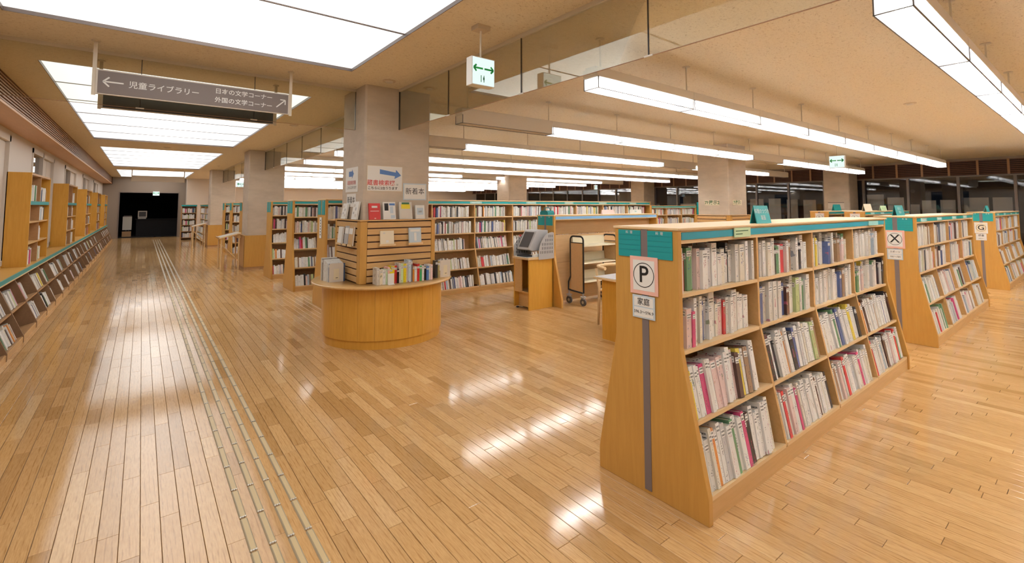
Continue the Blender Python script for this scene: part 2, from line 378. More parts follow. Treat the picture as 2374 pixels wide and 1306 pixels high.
# ---- outer walls
struct(box('wall_front', (X0-.3, Y0-.2, 0), (X1+.3, Y0, CEIL), 'wallwhite'))
wb = MB(); ZP = 2.13; PXa, PXb = -.84, 1.40
wb.box((X0-.3, Y1, 0), (PXa, Y1+.2, CEIL)); wb.box((PXa, Y1, ZP), (PXb, Y1+.2, CEIL)); wb.box((PXb, Y1, 0), (1.7, Y1+.2, CEIL))
struct(wb.build('wall_back', 'endwall'))
struct(box('wall_back_library', (1.7, Y1-.6, 0), (X1+.3, Y1+.2, CEIL), 'plaster'))
struct(MB().box((PXa-.4, Y1+.2, -.12), (4.0, Y1+6, 0)).build('floor_dark_room', 'darkroom'))
d = MB(); d.box((PXa-.6, Y1+.2, 0), (PXa-.4, Y1+6, 2.9)).box((4.0, Y1+.2, 0), (4.2, Y1+6, 2.9)).box((PXa-.6, Y1+6, 0), (4.2, Y1+6.2, 2.9)).box((PXa-.6, Y1+.2, 2.7), (4.2, Y1+6.2, 2.9))
struct(d.build('wall_dark_room', 'darkroom'))
struct(MB().box((PXa-.03, Y1-.02, 0), (PXa, Y1, ZP+.03)).box((PXb, Y1-.02, 0), (PXb+.03, Y1, ZP+.03)).box((PXa, Y1-.02, ZP), (PXb, Y1, ZP+.03)).build('door_1', 'signgrey'))
# ---- left wall, windows in the alcoves between the tall cases
CASES = [9.22, 13.40, 17.55, 21.6, 25.7]; CW = 1.72; CX = -1.215
wins = [(5.2, 9.30)]+[(CASES[i]+CW+.02, CASES[i+1]-.02) for i in range(4)]
SILL, WTOP = .70, 2.46
wl = MB(); last = Y0
for a, c in wins:
    wl.box((X0-.15, last, 0), (X0, a, CEIL)); wl.box((X0-.15, a, 0), (X0, c, SILL)); wl.box((X0-.15, a, WTOP), (X0, c, CEIL)); last = c
wl.box((X0-.15, last, 0), (X0, Y1, CEIL)); struct(wl.build('wall_left', 'wallwhite'))
for i, (a, c) in enumerate(wins):
    e = bpy.data.objects.new('window_%d' % (i+1), None); COL.objects.link(e); e.location = (X0-.08, (a+c)/2, SILL); e['kind'] = 'structure'
    f = MB(); m = a+(c-a)*.44
    for y0, y1 in ((a, a+.08), (m-.03, m+.03), (c-.08, c)): f.box((X0-.12, y0, SILL), (X0+.012, y1, WTOP))
    f.box((X0-.12, a, SILL), (X0+.012, c, SILL+.07)); f.box((X0-.12, a, WTOP-.08), (X0+.012, c, WTOP)); f.build('window_frame', 'wallwhite', e)
    box('pane', (X0-.045, a+.08, SILL+.07), (X0-.04, m-.03, WTOP-.08), 'winglass', e)
    k_ = m+(c-m)*.5
    box('blind_panel', (X0-.06, m+.03, SILL+.07), (X0-.03, k_-.012, WTOP-.08), 'wallwhite', e); box('blind_panel', (X0-.06, k_+.012, SILL+.07), (X0-.03, c-.08, WTOP-.08), 'wallwhite', e)
    box('blind_gap', (X0-.07, k_-.012, SILL+.07), (X0-.06, k_+.012, WTOP-.08), 'signdark', e)
# ---- louvred box above the left wall
LX, LZ = -1.15, 2.545
lv = thing('ceiling_louver', 'brown slatted wooden louver box running along the left wall under the ceiling', 'louver', (LX, 12, LZ))
box('soffit_board', (X0, 3.0, LZ-.012), (LX+.012, Y1, LZ+.012), 'soffit', lv)
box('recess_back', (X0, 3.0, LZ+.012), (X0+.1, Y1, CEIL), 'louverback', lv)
for i in range(9):
    z = LZ+.03+i*.0335; box('slat', (LX-.05, 3.0, z), (LX, Y1, z+.0165), 'louver', lv)
box('louver_end', (X0, Y1-.08, LZ-.03), (LX+.03, Y1-.005, CEIL), 'darkwood', lv)
# ---- window wall on the right
WX = X1; LB, LT = 2.37, 2.78
e_right = MB(); e_right.box((WX, Y0, CEIL-.07), (WX+.15, Y1, CEIL)); e_right.box((WX, Y0, 0), (WX+.15, Y1, .12)); struct(e_right.build('wall_right', 'endwall'))
lr = thing('window_louver', 'dark brown wooden louver band above the windows on the right', 'louver', (WX, 10, LB))
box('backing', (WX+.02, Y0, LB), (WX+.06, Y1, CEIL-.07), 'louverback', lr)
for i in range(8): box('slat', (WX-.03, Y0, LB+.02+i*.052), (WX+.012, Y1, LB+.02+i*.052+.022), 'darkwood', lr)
yy = Y0+.2
while yy < Y1-1:
    box('bracket', (WX-.042, yy, LB), (WX-.028, yy+.05, CEIL-.06), 'louver', lr); yy += .60
box('bottom_rail', (WX-.05, Y0, LB-.04), (WX+.02, Y1, LB), 'alu', lr)
mull = [1.62-1.13*5+1.13*i for i in range(30)]
mull = [y for y in mull if Y0 < y < Y1]
for i, (a, c) in enumerate(zip(mull[:-1], mull[1:])):
    e = bpy.data.objects.new('window_%d' % (6+i), None); COL.objects.link(e); e.location = (WX+.05, (a+c)/2, .12); e['kind'] = 'structure'
    MB().box((WX-.02, a-.03, .12), (WX+.07, a+.03, LB-.04)).box((WX, a+.03, .12), (WX+.05, c-.03, .18)).build('window_frame', 'alu', e)
    box('pane', (WX+.03, a+.03, .18), (WX+.036, c-.03, LB-.04), 'winglass', e)
struct(box('floor_outside', (WX+.3, Y0, -.2), (WX+4, Y1, -.15), 'darkroom'))
struct(box('wall_outside', (WX+4, Y0, -.2), (WX+4.2, Y1, 3.2), 'darkroom'))
BD = [(5.0, 4.56, 1.87), (4.46, 4.05, 1.77), (3.62, 3.30, 1.67), (3.20, 2.87, 1.68), (2.69, 2.18, 1.74), (2.10, 1.72, 1.74), (8.77, 8.28, 1.77), (8.08, 7.66, 1.78), (7.44, 7.08, 1.74), (6.89, 6.49, 1.72), (3.9, 3.68, 1.55), (11.8, 11.1, 1.6), (13.6, 12.9, 1.6), (15.2,14.6,1.6)]
pos = ['twelfth', 'eleventh', 'ninth', 'eighth', 'seventh', 'sixth', 'fourth', 'third', 'second', 'first']
BN = ['tallest, right beside the far column', 'second right of the far column', 'left of the middle pair', 'right of the middle pair', 'widest, behind the G bookcase, left half', 'right of the widest one, near the picture edge',
      'immediately right of the slatted column', 'second right of the slatted column', 'third right of the slatted column', 'fourth right of the slatted column', 'shortest of them, beside a mullion', 'left of the slatted column, nearest it', 'seen over the long bookcase, middle one', 'seen over the long bookcase, leftmost']
for (a, c, z), nm in zip(BD, BN):
    t = thing('screen_board', 'grey board behind the windows, '+nm, 'board', (WX+.28, (a+c)/2, -.15), 'boards behind the windows')
    box('panel', (WX+.26, c, .05), (WX+.30, a, z), 'blindgrey', t); MB().box((WX+.24, c+.02, -.15), (WX+.32, c+.06, .06)).box((WX+.24, a-.06, -.15), (WX+.32, a-.02, .06)).build('foot', 'signgrey', t)
# ---- columns
def column(x, y, label, wains=True, cw=.80, cd=.72, base_z=0, wz=.80):
    t = thing('concrete_column', label, 'column', (x+cw/2, y+cd/2, 0), 'concrete columns')
    r = .02; pr = [(x+r, y), (x+cw-r, y), (x+cw, y+r), (x+cw, y+cd-r), (x+cw-r, y+cd), (x+r, y+cd), (x, y+cd-r), (x, y+r)]
    MB().prism(pr, 'z', 0, CEIL).build('shaft', 'concrete', t)
    if wains:
        g = .05
        MB().box((x-g, y-g, .06), (x+cw+g, y-.001, wz)).box((x-g, y+cd+.001, .06), (x+cw+g, y+cd+g, wz)).build('wainscot_panel', 'beech', t)
        MB().box((x-g, y-g+.001, .06), (x-.001, y+cd+g-.001, wz)).build('wainscot_panel', 'beechside', t)
        MB().box((x+cw+.001, y-g+.001, .06), (x+cw+g, y+cd+g-.001, wz)).build('wainscot_panel', 'beechside', t)
        MB().box((x-g+.012, y-g+.012, 0), (x+cw+g-.012, y+cd+g-.012, .06)).build('plinth', 'oldwood', t)
    return t
c1 = column(1.90, 5.05, 'large concrete column rising out of the round display counter', False)
column(1.98, 12.75, 'concrete column with orange wood wainscot, second along the corridor', True)
column(1.98, 20.6, 'concrete column with wood wainscot, farthest along the corridor', True)
c4 = column(9.9, 5.1, 'concrete column with wooden slats around its foot, behind the P bookcase', False)
column(9.9, 12.8, 'pale concrete column far behind the long bookcase', False)
column(17.55, 5.15, 'concrete column standing against the windows at right', False)
column(17.55, 12.9, 'concrete column against the windows, seen over the low end of the long bookcase', False)
column(9.9, 20.6, 'farthest pale concrete column under the dense lamp rows', False)
# ---- hanging smoke barrier glass
def barrier(label, axis, c, a0, cuts, a1):
    GB = 2.376
    t = thing('smoke_barrier', label, 'glass barrier', (c, (a0+a1)/2, GB) if axis == 'x' else ((a0+a1)/2, c, GB))
    pts = [a0]+cuts+[a1]
    def bx(n, lo, hi, z0, z1, th, mat, bev=0):
        if axis == 'x': return box(n, (c-th, lo, z0), (c+th, hi, z1), mat, t)
        return box(n, (lo, c-th, z0), (hi, c+th, z1), mat, t)
    for p, q in zip(pts[:-1], pts[1:]): bx('glass_pane', p+.003, q-.003, GB, CEIL-.028, .003, 'glass')
    bx('ceiling_rail', a0, a1, CEIL-.03, CEIL, .012, 'hanger')
    for q in cuts:
        bx('joint_seal', q-.003, q+.003, GB, CEIL-.03, .004, 'signdark'); bx('clip', q-.03, q+.03, GB-.004, GB+.006, .006, 'white')
    bx('edge_trim', a0, a1, GB-.003, GB+.0005, .0032, 'louver')
    for q in (a0, a1): bx('end_channel', q-.004, q+.004, GB, CEIL-.03, .008, 'signdark')
    return t
barrier('hanging glass smoke barrier in front of the large column, right of the exit sign', 'x', 2.30, -4.4, [-1.9, -.7, .49, 1.64, 2.82, 3.94], 5.05)
barrier('hanging glass smoke barrier between the first and second corridor columns', 'x', 2.33, 5.77, [7.0, 8.2, 9.4, 10.6, 11.8], 12.75)
barrier('hanging glass smoke barrier between the second and farthest corridor columns', 'x', 2.36, 13.47, [15, 16.5, 18, 19.4], 20.6)
barrier('hanging glass smoke barrier crossing the corridor behind the direction sign', 'y', 5.36, X0+.31, [-.05, .86], 1.90)
# ================================================================= books (shared pieces)
BOOKCOL = [((.88, .875, .855), 48), ((.79, .78, .75), 15), ((.80, .76, .66), 8), ((.62, .62, .64), 7), ((.80, .62, .60), 5), ((.62, .05, .06), 4), ((.62, .08, .22), 3), ((.03, .03, .035), 6), ((.10, .05, .04), 3),
           ((.10, .14, .32), 3), ((.42, .52, .62), 4), ((.14, .30, .16), 3), ((.50, .60, .30), 3), ((.78, .62, .10), 2), ((.72, .30, .08), 1), ((.34, .22, .14), 3)]
CNAME = ['white', 'pale grey', 'cream', 'grey', 'pale pink', 'red', 'crimson', 'black', 'dark brown', 'navy blue', 'pale blue', 'green', 'pale green', 'yellow', 'orange', 'brown']
def pick(r):
    t = r.random()*sum(w_ for _, w_ in BOOKCOL)
    for i, (c, w_) in enumerate(BOOKCOL):
        t -= w_
        if t <= 0: return i, c
    return 0, BOOKCOL[0][0]
def jit(c, r, a=.05): k = 1+r.uniform(-a, a); return tuple(min(1, x*k) for x in c)
# unit book: x thickness, y depth (spine at y=0), z height
def uvmesh(name, mb, mat, scale=None):
    me = bpy.data.meshes.new(name); me.from_pydata(mb.v, [], mb.f); me.materials.append(M[mat])
    uv = me.uv_layers.new(name='UVMap')
    for p in me.polygons:
        n = p.normal
        for li in p.loop_indices:
            v = me.vertices[me.loops[li].vertex_index].co
            if abs(n.y) > .5: uv.data[li].uv = (v.x, v.z)
            elif abs(n.x) > .5: uv.data[li].uv = (v.y, v.z)
            else: uv.data[li].uv = (v.x, v.y)
    return me
mb = MB(); mb.box((0, 0, 0), (.11, 1, 1)).box((.89, 0, 0), (1, 1, 1)).box((.11, 0, 0), (.89, .03, 1)); ME_COVER = uvmesh('book', mb, 'book')
ME_PAGES = uvmesh('page_block', MB().box((.11, .03, .015), (.89, .975, .985)), 'pages')
mb = MB().box((.06, -.004, 0), (.94, .0, 1)); ME_LABEL = uvmesh('spine_label', mb, 'label')
mb = MB().box((-.02, 0, 0), (0, 1, 1)); ME_STICK = uvmesh('barcode_sticker', mb, 'label')
NB = [0]
def book_obj(O, A, B, U, t, d, h, col, label, rnd, group, sticker=True):
    """book whose spine foot-left corner is at O; A across the spine, B into the shelf, U up"""
    X = Matrix(((A.x*t, B.x*d, U.x*h, O.x), (A.y*t, B.y*d, U.y*h, O.y), (A.z*t, B.z*d, U.z*h, O.z), (0, 0, 0, 1)))
    o = bpy.data.objects.new('book', ME_COVER); COL.objects.link(o); o.matrix_world = X; o.color = (*col, 1)
    tag(o, label, 'book', group); NB[0] += 1
    p = bpy.data.objects.new('page_block', ME_PAGES); COL.objects.link(p); p.parent = o
    if sticker:
        z = rnd.uniform(.74, .84); l = bpy.data.objects.new('spine_label', ME_LABEL); COL.objects.link(l); l.parent = o
        l.location = (0, 0, z); l.scale = (1, 1, .13)
        if rnd.random() < .6:
            k = bpy.data.objects.new('barcode_sticker', ME_STICK); COL.objects.link(k); k.parent = o; k.location = (0, .05, rnd.uniform(.72, .82)); k.scale = (1, .26, .14)
    return o
SV, SF, SC, SU = [], [], [], []
def book_stuff(O, A, B, U, t, d, h, col, rnd):
    n = len(SV)
    if max(col)-min(col) > .25 and rnd.random() < .55: col = rnd.choice(((.84, .83, .81), (.72, .74, .78), (.16, .19, .26), (.80, .77, .68)))
    for (a, b_, u) in ((0, 0, 0), (t, 0, 0), (t, d, 0), (0, d, 0), (0, 0, h), (t, 0, h), (t, d, h), (0, d, h)): SV.append(tuple(O+A*a+B*b_+U*u))
    pg = (.76, .73, .66)
    for f, c, uv in (((0, 1, 5, 4), col, ((0, 0), (1, 0), (1, 1), (0, 1))), ((3, 0, 4, 7), col, ((1, 0), (0, 0), (0, 1), (1, 1))), ((1, 2, 6, 5), col, ((0, 0), (1, 0), (1, 1), (0, 1))), ((4, 5, 6, 7), pg, ((9, 9),)*4), ((2, 3, 7, 6), pg, ((9, 9),)*4)):
        SF.append(tuple(i+n for i in f)); SC.append(c); SU.append(uv)
def fill(O, A, B, U, length, hmax, rnd, tmin, tmax, hlo, hhi, dlo, dhi, emit, full=.93, lean=0.0, jitter_b=.03):
    """row of books from O along A until full*length is used; the tail of the row may lean as one"""
    a = .004; n = 0; end = length*full
    start = rnd.uniform(.3, .8)*length if rnd.random() < lean*2.2 else 9e9; g = rnd.uniform(.05, .13)
    while True:
        t = rnd.uniform(tmin, tmax); h = min(rnd.uniform(hlo, hhi), hmax); d = rnd.uniform(dlo, dhi)
        ln = a > start
        if a+t/(math.cos(g) if ln else 1)+(h*math.sin(g) if ln else 0) > end: break
        i, c = pick(rnd); c = jit(c, rnd); A2, U2, lift = A, U, U*0
        if ln: A2 = A*math.cos(g)-U*math.sin(g); U2 = U*math.cos(g)+A*math.sin(g); lift = U*(t*math.sin(g)+.001)
        emit(O+A*a+B*rnd.uniform(0, jitter_b)+lift, A2, B, U2, t, d, h, c, i, n); n += 1; a += (t/math.cos(g) if ln else t)+.0012
    return n

# ================================================================= double-sided bookcases running along X
SH_LOW = [.115, .44, .765, 1.05]; SH_TALL = [.095, .41, .735, 1.02, 1.305]
def prof(yc, top, th, bh, waist, plinth=.12):
    return [(yc-bh, 0), (yc-bh, plinth), (yc-th, waist), (yc-th, top), (yc+th, top), (yc+th, waist), (yc+bh, plinth), (yc+bh, 0)]
def front_y(z, yc, th, bh, waist, plinth=.12):
    if z >= waist: return yc-th
    if z <= plinth: return yc-bh
    return yc-bh+(bh-th)*(z-plinth)/(waist-plinth)
PT = .036
def bookcase(name, label, x0, nb, bay, yc, top, shelves, th, bh, waist, header, group=None, back='oldwood', stripe=True, teal=True, face='beech'):
    xe = x0+nb*bay+PT
    t = thing(name, label, 'bookcase', ((x0+xe)/2, yc, 0), group)
    P = prof(yc, top-.012, th, bh, waist)
    MB().prism(P, 'x', x0, x0+PT).build('end_panel', face, t, bevel=.003)
    MB().prism(P, 'x', xe-PT, xe).build('end_panel', face, t, bevel=.003)
    IP = prof(yc, top-.02, th-.012, bh-.014, waist, .11); IP[0] = (IP[0][0], .1); IP[-1] = (IP[-1][0], .1)
    for i in range(1, nb): MB().prism(IP, 'x', x0+PT/2+i*bay-.011, x0+PT/2+i*bay+.011).build('divider', 'beechside', t)
    xi0, xi1 = x0+PT, xe-PT
    box('back_panel', (xi0, yc-.008, .05), (xi1, yc+.008, top-.02), back, t)
    box('top_board', (x0-.006, yc-th-.010, top-.014), (xe+.006, yc+th+.010, top), 'maple', t, bevel=.003)
    for s in (-1, 1):
        y0 = yc+s*(bh-.012); y1 = yc+s*(bh-.03); box('plinth', (xi0, min(y0, y1), 0), (xi1, max(y0, y1), shelves[0]-.02), 'beechside', t)
        ya, yb = yc+s*(th-.004), yc+s*(th-.02)
        box('header_rail', (xi0, min(ya, yb), top-.082), (xi1, max(ya, yb), top-.014), 'maple', t)
        hs = box('header_strip', (xi0+.002, min(ya, ya+s*.004), top-.062), (xi1-.002, max(ya, ya+s*.004), top-.024), header, t)
    dv = math.atan2(bh-th, waist-.12)
    for z in shelves:
        for s in (-1, 1):
            yf = front_y(z+.0, yc, th, bh, waist)+.012; tilt = dv if z < waist-.05 else 0
            if s > 0: continue
            for i in range(nb):
                xa, xb = x0+PT/2+i*bay+.012, x0+PT/2+(i+1)*bay-.012
                dp = yc-yf-.008; dz = -math.tan(tilt)*dp
                MB().prism([(yf, z-.02), (yf, z), (yc-.008, z+dz), (yc-.008, z-.02+dz)], 'x', xa, xb).build('shelf', 'maple', t)
        box('rear_shelf', (xi0, yc+.008, z-.02), (xi1, 2*yc-front_y(z, yc, th, bh, waist)-.012, z), 'maple', t)
    if stripe:
        box('end_stripe', (x0-.003, yc-.021, .02), (x0, yc+.021, top-.014), 'stripe', t)
    if teal:
        hgt = .15 if top < 1.5 else .22
        for s in (-1, 1):
            a, c = yc+s*.022, yc+s*(th-.028); lo, hi = min(a, c), max(a, c)
            pl = box('sign_plate', (x0-.005, lo, top-.016-hgt), (x0, hi, top-.02), 'teal', t)
            for j in range(1, 5 if top < 1.5 else 6): box('plate_groove', (x0-.0058, lo+.003, top-.02-j*.027), (x0-.0049, hi-.003, top-.02-j*.027+.0018), 'tealdark', pl)
            text('料  理' if top < 1.5 else '文学', .018, 'white', pl, (x0-.0056, (lo+hi)/2+s*.0, top-.033), *NX)
    return t, xe
def shelf_cells(x0, nb, bay, yc, top, shelves, th, bh, waist, **_):
    dv = math.atan2(bh-th, waist-.12)
    for si, z in enumerate(shelves):
        for i in range(nb):
            xa = x0+PT/2+i*bay+.021; L = bay-.042
            yf = front_y(z, yc, th, bh, waist)+.016; tilt = dv if z < waist-.05 else 0
            nz = (shelves[si+1]-.024) if si+1 < len(shelves) else top-.085
            B = Vector((0, math.cos(tilt), -math.sin(tilt))); U = Vector((0, math.sin(tilt), math.cos(tilt)))
            yield si, i, Vector((xa, yf, z+.001)), B, U, L, (nz-z)
AX = Vector((1, 0, 0))
ORD = ['first', 'second', 'third', 'fourth', 'fifth', 'sixth', 'seventh', 'eighth', 'ninth', 'tenth', 'eleventh', 'twelfth', 'thirteenth', 'fourteenth', 'fifteenth', 'sixteenth', 'seventeenth', 'eighteenth', 'nineteenth', 'twentieth', 'twenty-first', 'twenty-second', 'twenty-third', 'twenty-fourth', 'twenty-fifth', 'twenty-sixth', 'twenty-seventh', 'twenty-eighth', 'twenty-ninth', 'thirtieth']
# ---- the P bookcase and its books
PB = dict(x0=2.14, nb=4, bay=.866, yc=1.575, top=1.388, shelves=SH_LOW, th=.2, bh=.335, waist=.79)
pc, pxe = bookcase('low_bookcase', 'low wooden bookcase with P sign on its end, nearest in the foreground', header='tealblue', **PB)
rb = random.Random(21)
SHN = ['bottom shelf', 'third shelf', 'second shelf', 'top shelf']; BAYN = ['nearest bay', 'second bay', 'third bay', 'farthest bay']
for si, i, O, B, U, L, hm in shelf_cells(**PB):
    leaning = .35 if si < 2 else .06
    def emit(o_, A, B_, U_, t, d, h, c, ci, n, si=si, i=i):
        book_obj(o_, A, B_, U_, t, d, h, c, '%s book, %s from left, %s, %s of the P bookcase' % (CNAME[ci], ORD[n], SHN[si], BAYN[i]), rb, 'books on the P bookcase')
    if si < 2: fill(O, AX, B, U, L, hm*.91, rb, .022, .05, .225, .275, .15 if si == 0 else .12, .19 if si == 0 else .16, emit, rb.uniform(.93, .99), leaning, .02)
    else: fill(O, AX, B, U, L, hm*.95, rb, .024, .056, .17, .255, .095, .125, emit, rb.uniform(.93, 1.0), leaning, .045)
# P sign and cards on the end panel
px = 2.14
def sign(name, label, cat, x, y0, y1, z0, z1, rim, body=None, inset=.02):
    t = thing(name, label, cat, (x-.004, (y0+y1)/2, z0))
    box('card_border', (x-.007, y0, z0), (x-.0035, y1, z1), rim, t)
    if body: box('card_face', (x-.008, y0+inset, z0+inset), (x-.0068, y1-inset, z1-inset), body, t)
    return t
def ring(parent, x, yc, zc, r, w_, mat, name='circle_print', n=40):
    v, f = [], []
    for i in range(n):
        a = 2*math.pi*i/n
        for rr in (r-w_, r): v.append((x, yc+rr*math.cos(a), zc+rr*math.sin(a)))
    for i in range(n): j = (i+1) % n; f.append((2*i, 2*i+1, 2*j+1, 2*j))
    return MB().add(v, f).build(name, mat, parent)
def letter_signs(x, yc, ch, line1, line2, zoff=0, rim='pink', where='P bookcase'):
    t = sign('letter_sign', 'pink bordered card with circled letter %s on the bookcase end' % ch if rim == 'pink' else 'white card with circled letter %s on the bookcase end' % ch, 'sign', x, yc-.087, yc+.09, 1.027+zoff, 1.228+zoff, rim, 'white' if rim != 'white' else 'cream')
    zc = 1.13+zoff; ring(t, x-.0086, yc+.0015, zc, .066, .004, 'black'); text(ch, .125, 'black', t, (x-.0086, yc+.0015, zc), *NX, bold=.0012)
    u = sign('subject_card', 'small pale blue card reading %s under the letter %s' % (line1, ch), 'sign', x, yc-.065, yc+.077, .9+zoff, 1.02+zoff, 'paleblue' if rim == 'pink' else 'white')
    box('card_face', (x-.008, yc-.055, .962+zoff), (x-.0068, yc+.066, 1.01+zoff), 'white', u); box('card_face', (x-.008, yc-.055, .908+zoff), (x-.0068, yc+.066, .956+zoff), 'white', u)
    text(line1, .04 if len(line1) < 3 else .024, 'ink', u, (x-.0086, yc+.005, .986+zoff), *NX, bold=.0003); text(line2, .024 if len(line2) < 9 else .023, 'ink', u, (x-.0086, yc+.005, .932+zoff), *NX)
letter_signs(px, 1.577, 'P', '家庭', '596.3〜596.9')
card = thing('header_slip', 'pale green paper slip stuck on the header of the P bookcase', 'paper slip', (2.8, 1.375, 1.32)); card_x0 = 2.70
box('paper', (2.705, 1.366, 1.318), (2.90, 1.3705, 1.373), 'palegreen', card)
for j, wd in enumerate((.15, .08)): box('print_line', (2.72, 1.3655, 1.352-j*.018), (2.72+wd, 1.3661, 1.357-j*.018), 'darkgreen', card)
def header_cards(t_x0, t_x1, yf, z0, z1, n, where, rnd):
    for k in range(n):
        xa = t_x0+(t_x1-t_x0)*(k+rnd.uniform(.1, .4))/n
        t = thing('header_card', 'pale teal name card, %s from left on the header of the %s' % (ORD[k], where), 'name card', (xa+.12, yf, z0), 'header cards of the '+where)
        box('card', (xa, yf-.004, z0), (xa+.26, yf, z1), 'tealpale', t); box('print_line', (xa+.04, yf-.0046, (z0+z1)/2-.004), (xa+.22, yf-.0039, (z0+z1)/2+.004), 'white', t)
rh = random.Random(4)
t = thing('header_card', 'pale teal name card at the far end of the P bookcase header', 'name card', (5.3, 1.366, 1.325)); box('card', (5.12, 1.364, 1.327), (5.38, 1.3705, 1.364), 'tealpale', t)
def tent(x, y, w_, h, col, txt, label, txtcol='white', z=1.388, ry=.0):
    t = thing('tent_card', label, 'tent card', (x, y, z)); d = h*.22
    MB().prism([(y-d, z), (y, z+h), (y+d, z), (y+d-.006, z), (y, z+h-.012), (y-d+.006, z)], 'x', x-w_/2, x+w_/2).build('card', col, t)
    n = Vector((0, -h, d)).normalized(); U = Vector((0, d, h)).normalized()
    if txt:
        for k, s in enumerate(txt): text(s, h*.30 if len(txt) > 1 else h*.4, txtcol, t, Vector((x, y-d, z))+Vector((0, d, h))*(.66-.36*k if len(txt) > 1 else .5)+n*.0008, (1, 0, 0), tuple(U))
    return t
tent(3.20, 1.44, .20, .115, 'teal', ['料理のつづき', '裏面'], 'teal tent card standing on top of the P bookcase')
# ---- X, G and the L bookcases, long tall rows
def stuff_emit(rnd): return lambda o_, A, B_, U_, t, d, h, c, ci, n: book_stuff(o_, A, B_, U_, t, d, h, c, rnd)
XB = dict(x0=6.68, nb=4, bay=.83, yc=1.54, top=1.388, shelves=SH_LOW, th=.185, bh=.315, waist=.79)
bookcase('low_bookcase', 'low wooden bookcase with X sign on its end, second in the row', header='teal', **XB)
GB_ = dict(x0=12.2, nb=4, bay=.86, yc=1.54, top=1.388, shelves=SH_LOW, th=.185, bh=.315, waist=.79)
bookcase('low_bookcase', 'low wooden bookcase with G sign on its end, at the right edge', header='teal', **GB_)
letter_signs(6.68, 1.545, 'X', 'スポーツ', '780〜789'); letter_signs(12.2, 1.545, 'G', '図書', '290.9〜', -.03, 'white')
header_cards(6.75, 9.95, 1.355, 1.324, 1.364, 4, 'X bookcase', rh); header_cards(12.3, 15.5, 1.355, 1.324, 1.364, 4, 'G bookcase', rh)
for D in (XB, GB_):
    for si, i, O, B, U, L, hm in shelf_cells(**D):
        fr = rb.uniform(.72, .98)
        if si < 2: fill(O, AX, B, U, L, hm*.93, rb, .02, .048, .2, .27, .14, .19, stuff_emit(rb), fr, .3)
        else: fill(O, AX, B, U, L, hm*.95, rb, .016, .042, .18, .245, .10, .125, stuff_emit(rb), fr, .05)
tent(6.45, 1.5, .30, .105, 'teal', ['教育は', 'こちらへ'], 'teal tent card at the far end of the bookcases, left of the X bookcase') if 0 else None
tent(7.2, 1.62, .34, .12, 'teal', ['総記など', '裏面へ'], 'teal tent card standing on top of the X bookcase')
tent(12.55, 1.5, .30, .12, 'teal', ['案内'], 'teal tent card standing on top of the G bookcase')
LB1 = dict(x0=11.9, nb=4, bay=.86, yc=3.42, top=1.388, shelves=SH_LOW, th=.185, bh=.315, waist=.79)
LB2 = dict(x0=12.1, nb=4, bay=.86, yc=4.15, top=1.388, shelves=SH_LOW, th=.185, bh=.315, waist=.79)
bookcase('low_bookcase', 'low bookcase with L sign on its end, behind the P bookcase', header='teal', teal=False, **LB1)
bookcase('low_bookcase', 'low bookcase at the back, left of the one with the L sign', header='teal', teal=False, **LB2)
for D, ch, nm in ((LB1, 'L', 'letter L on the low bookcase behind'), (LB2, 'L', 'narrow card with letter on the bookcase left of the L bookcase')):
    x, yc = D['x0'], D['yc']; t = sign('letter_sign', 'white card with circled '+nm if D is LB1 else nm, 'sign', x, yc-.1, yc+.08, 1.16, 1.34, 'palepink', 'white', .012)
    ring(t, x-.0086, yc-.01, 1.25, .062, .004, 'ink'); text(ch, .1, 'ink', t, (x-.0086, yc-.01, 1.25), *NX)
header_cards(12.0, 15.3, 3.42-.185, 1.324, 1.364, 4, 'L bookcase', rh)
for D in (LB1, LB2):
    for si, i, O, B, U, L, hm in shelf_cells(**D):
        if si == 3: continue
        fill(O, AX, B, U, L, hm*.93, rb, .02, .05, .2, .26, .10, .13, stuff_emit(rb), .85, .05)
tent(12.75, 3.42, .50, .16, 'cream', None, 'cream tent card standing on the L bookcase'); tent(14.0, 3.44, .46, .12, 'palegreen', ['本のコーナー'], 'pale green tent card standing on the L bookcase', 'green')
tent(13.2, 4.15, .46, .15, 'teal', None, 'teal tent card on the bookcase left of the L sign'); 
TALL = dict(shelves=SH_TALL, top=1.605, th=.2, bh=.37, waist=.80)
def tall(yc, label, nb=9, x0=2.13, bay=.873, fillbays=9, paper=None, **k):
    D = dict(TALL, x0=x0, nb=nb, bay=bay, yc=yc); D.update(k)
    t, xe = bookcase('tall_bookcase', label, header='teal', group='tall bookcases in parallel rows', stripe=False, **D)
    for si, i, O, B, U, L, hm in shelf_cells(**D):
        if i >= fillbays: continue
        if si < 2: fill(O, AX, B, U, L, hm*.75, rb, .014, .036, .165, .205, .10, .13, stuff_emit(rb), rb.uniform(.8, .99), .03)
        else:
            fill(O, AX, B, U, L, hm*.9, rb, .014, .036, .16, .215, .10, .13, stuff_emit(rb), rb.uniform(.8, .99), .06)
    return t, xe
t1, xe1 = tall(7.37, 'long tall bookcase with teal header behind the round counter')
header_cards(2.3, 9.9, 7.17, 1.545, 1.583, 7, 'long tall bookcase', rh)
tall(9.30, 'tall bookcase, second row behind the round counter', fillbays=2); tall(11.12, 'tall bookcase, third row behind the counter, next to the second column', fillbays=2)
tall(14.75, 'tall bookcase, nearest row past the second column', fillbays=2, nb=5); tall(16.63, 'tall bookcase, middle row past the second column', fillbays=2, nb=5); tall(18.23, 'tall bookcase, farthest row past the second column', fillbays=2, nb=5)
tall(9.45, 'lower bookcase with teal header right of the long tall bookcase', nb=3, x0=12.95, bay=.88, fillbays=3, shelves=[.095, .37, .64, .90, 1.21], top=1.515, teal=False)
t = thing('end_sign', 'teal information sign on the end of the lower bookcase beside the slatted column', 'sign', (15.7, 9.2, 1.1))
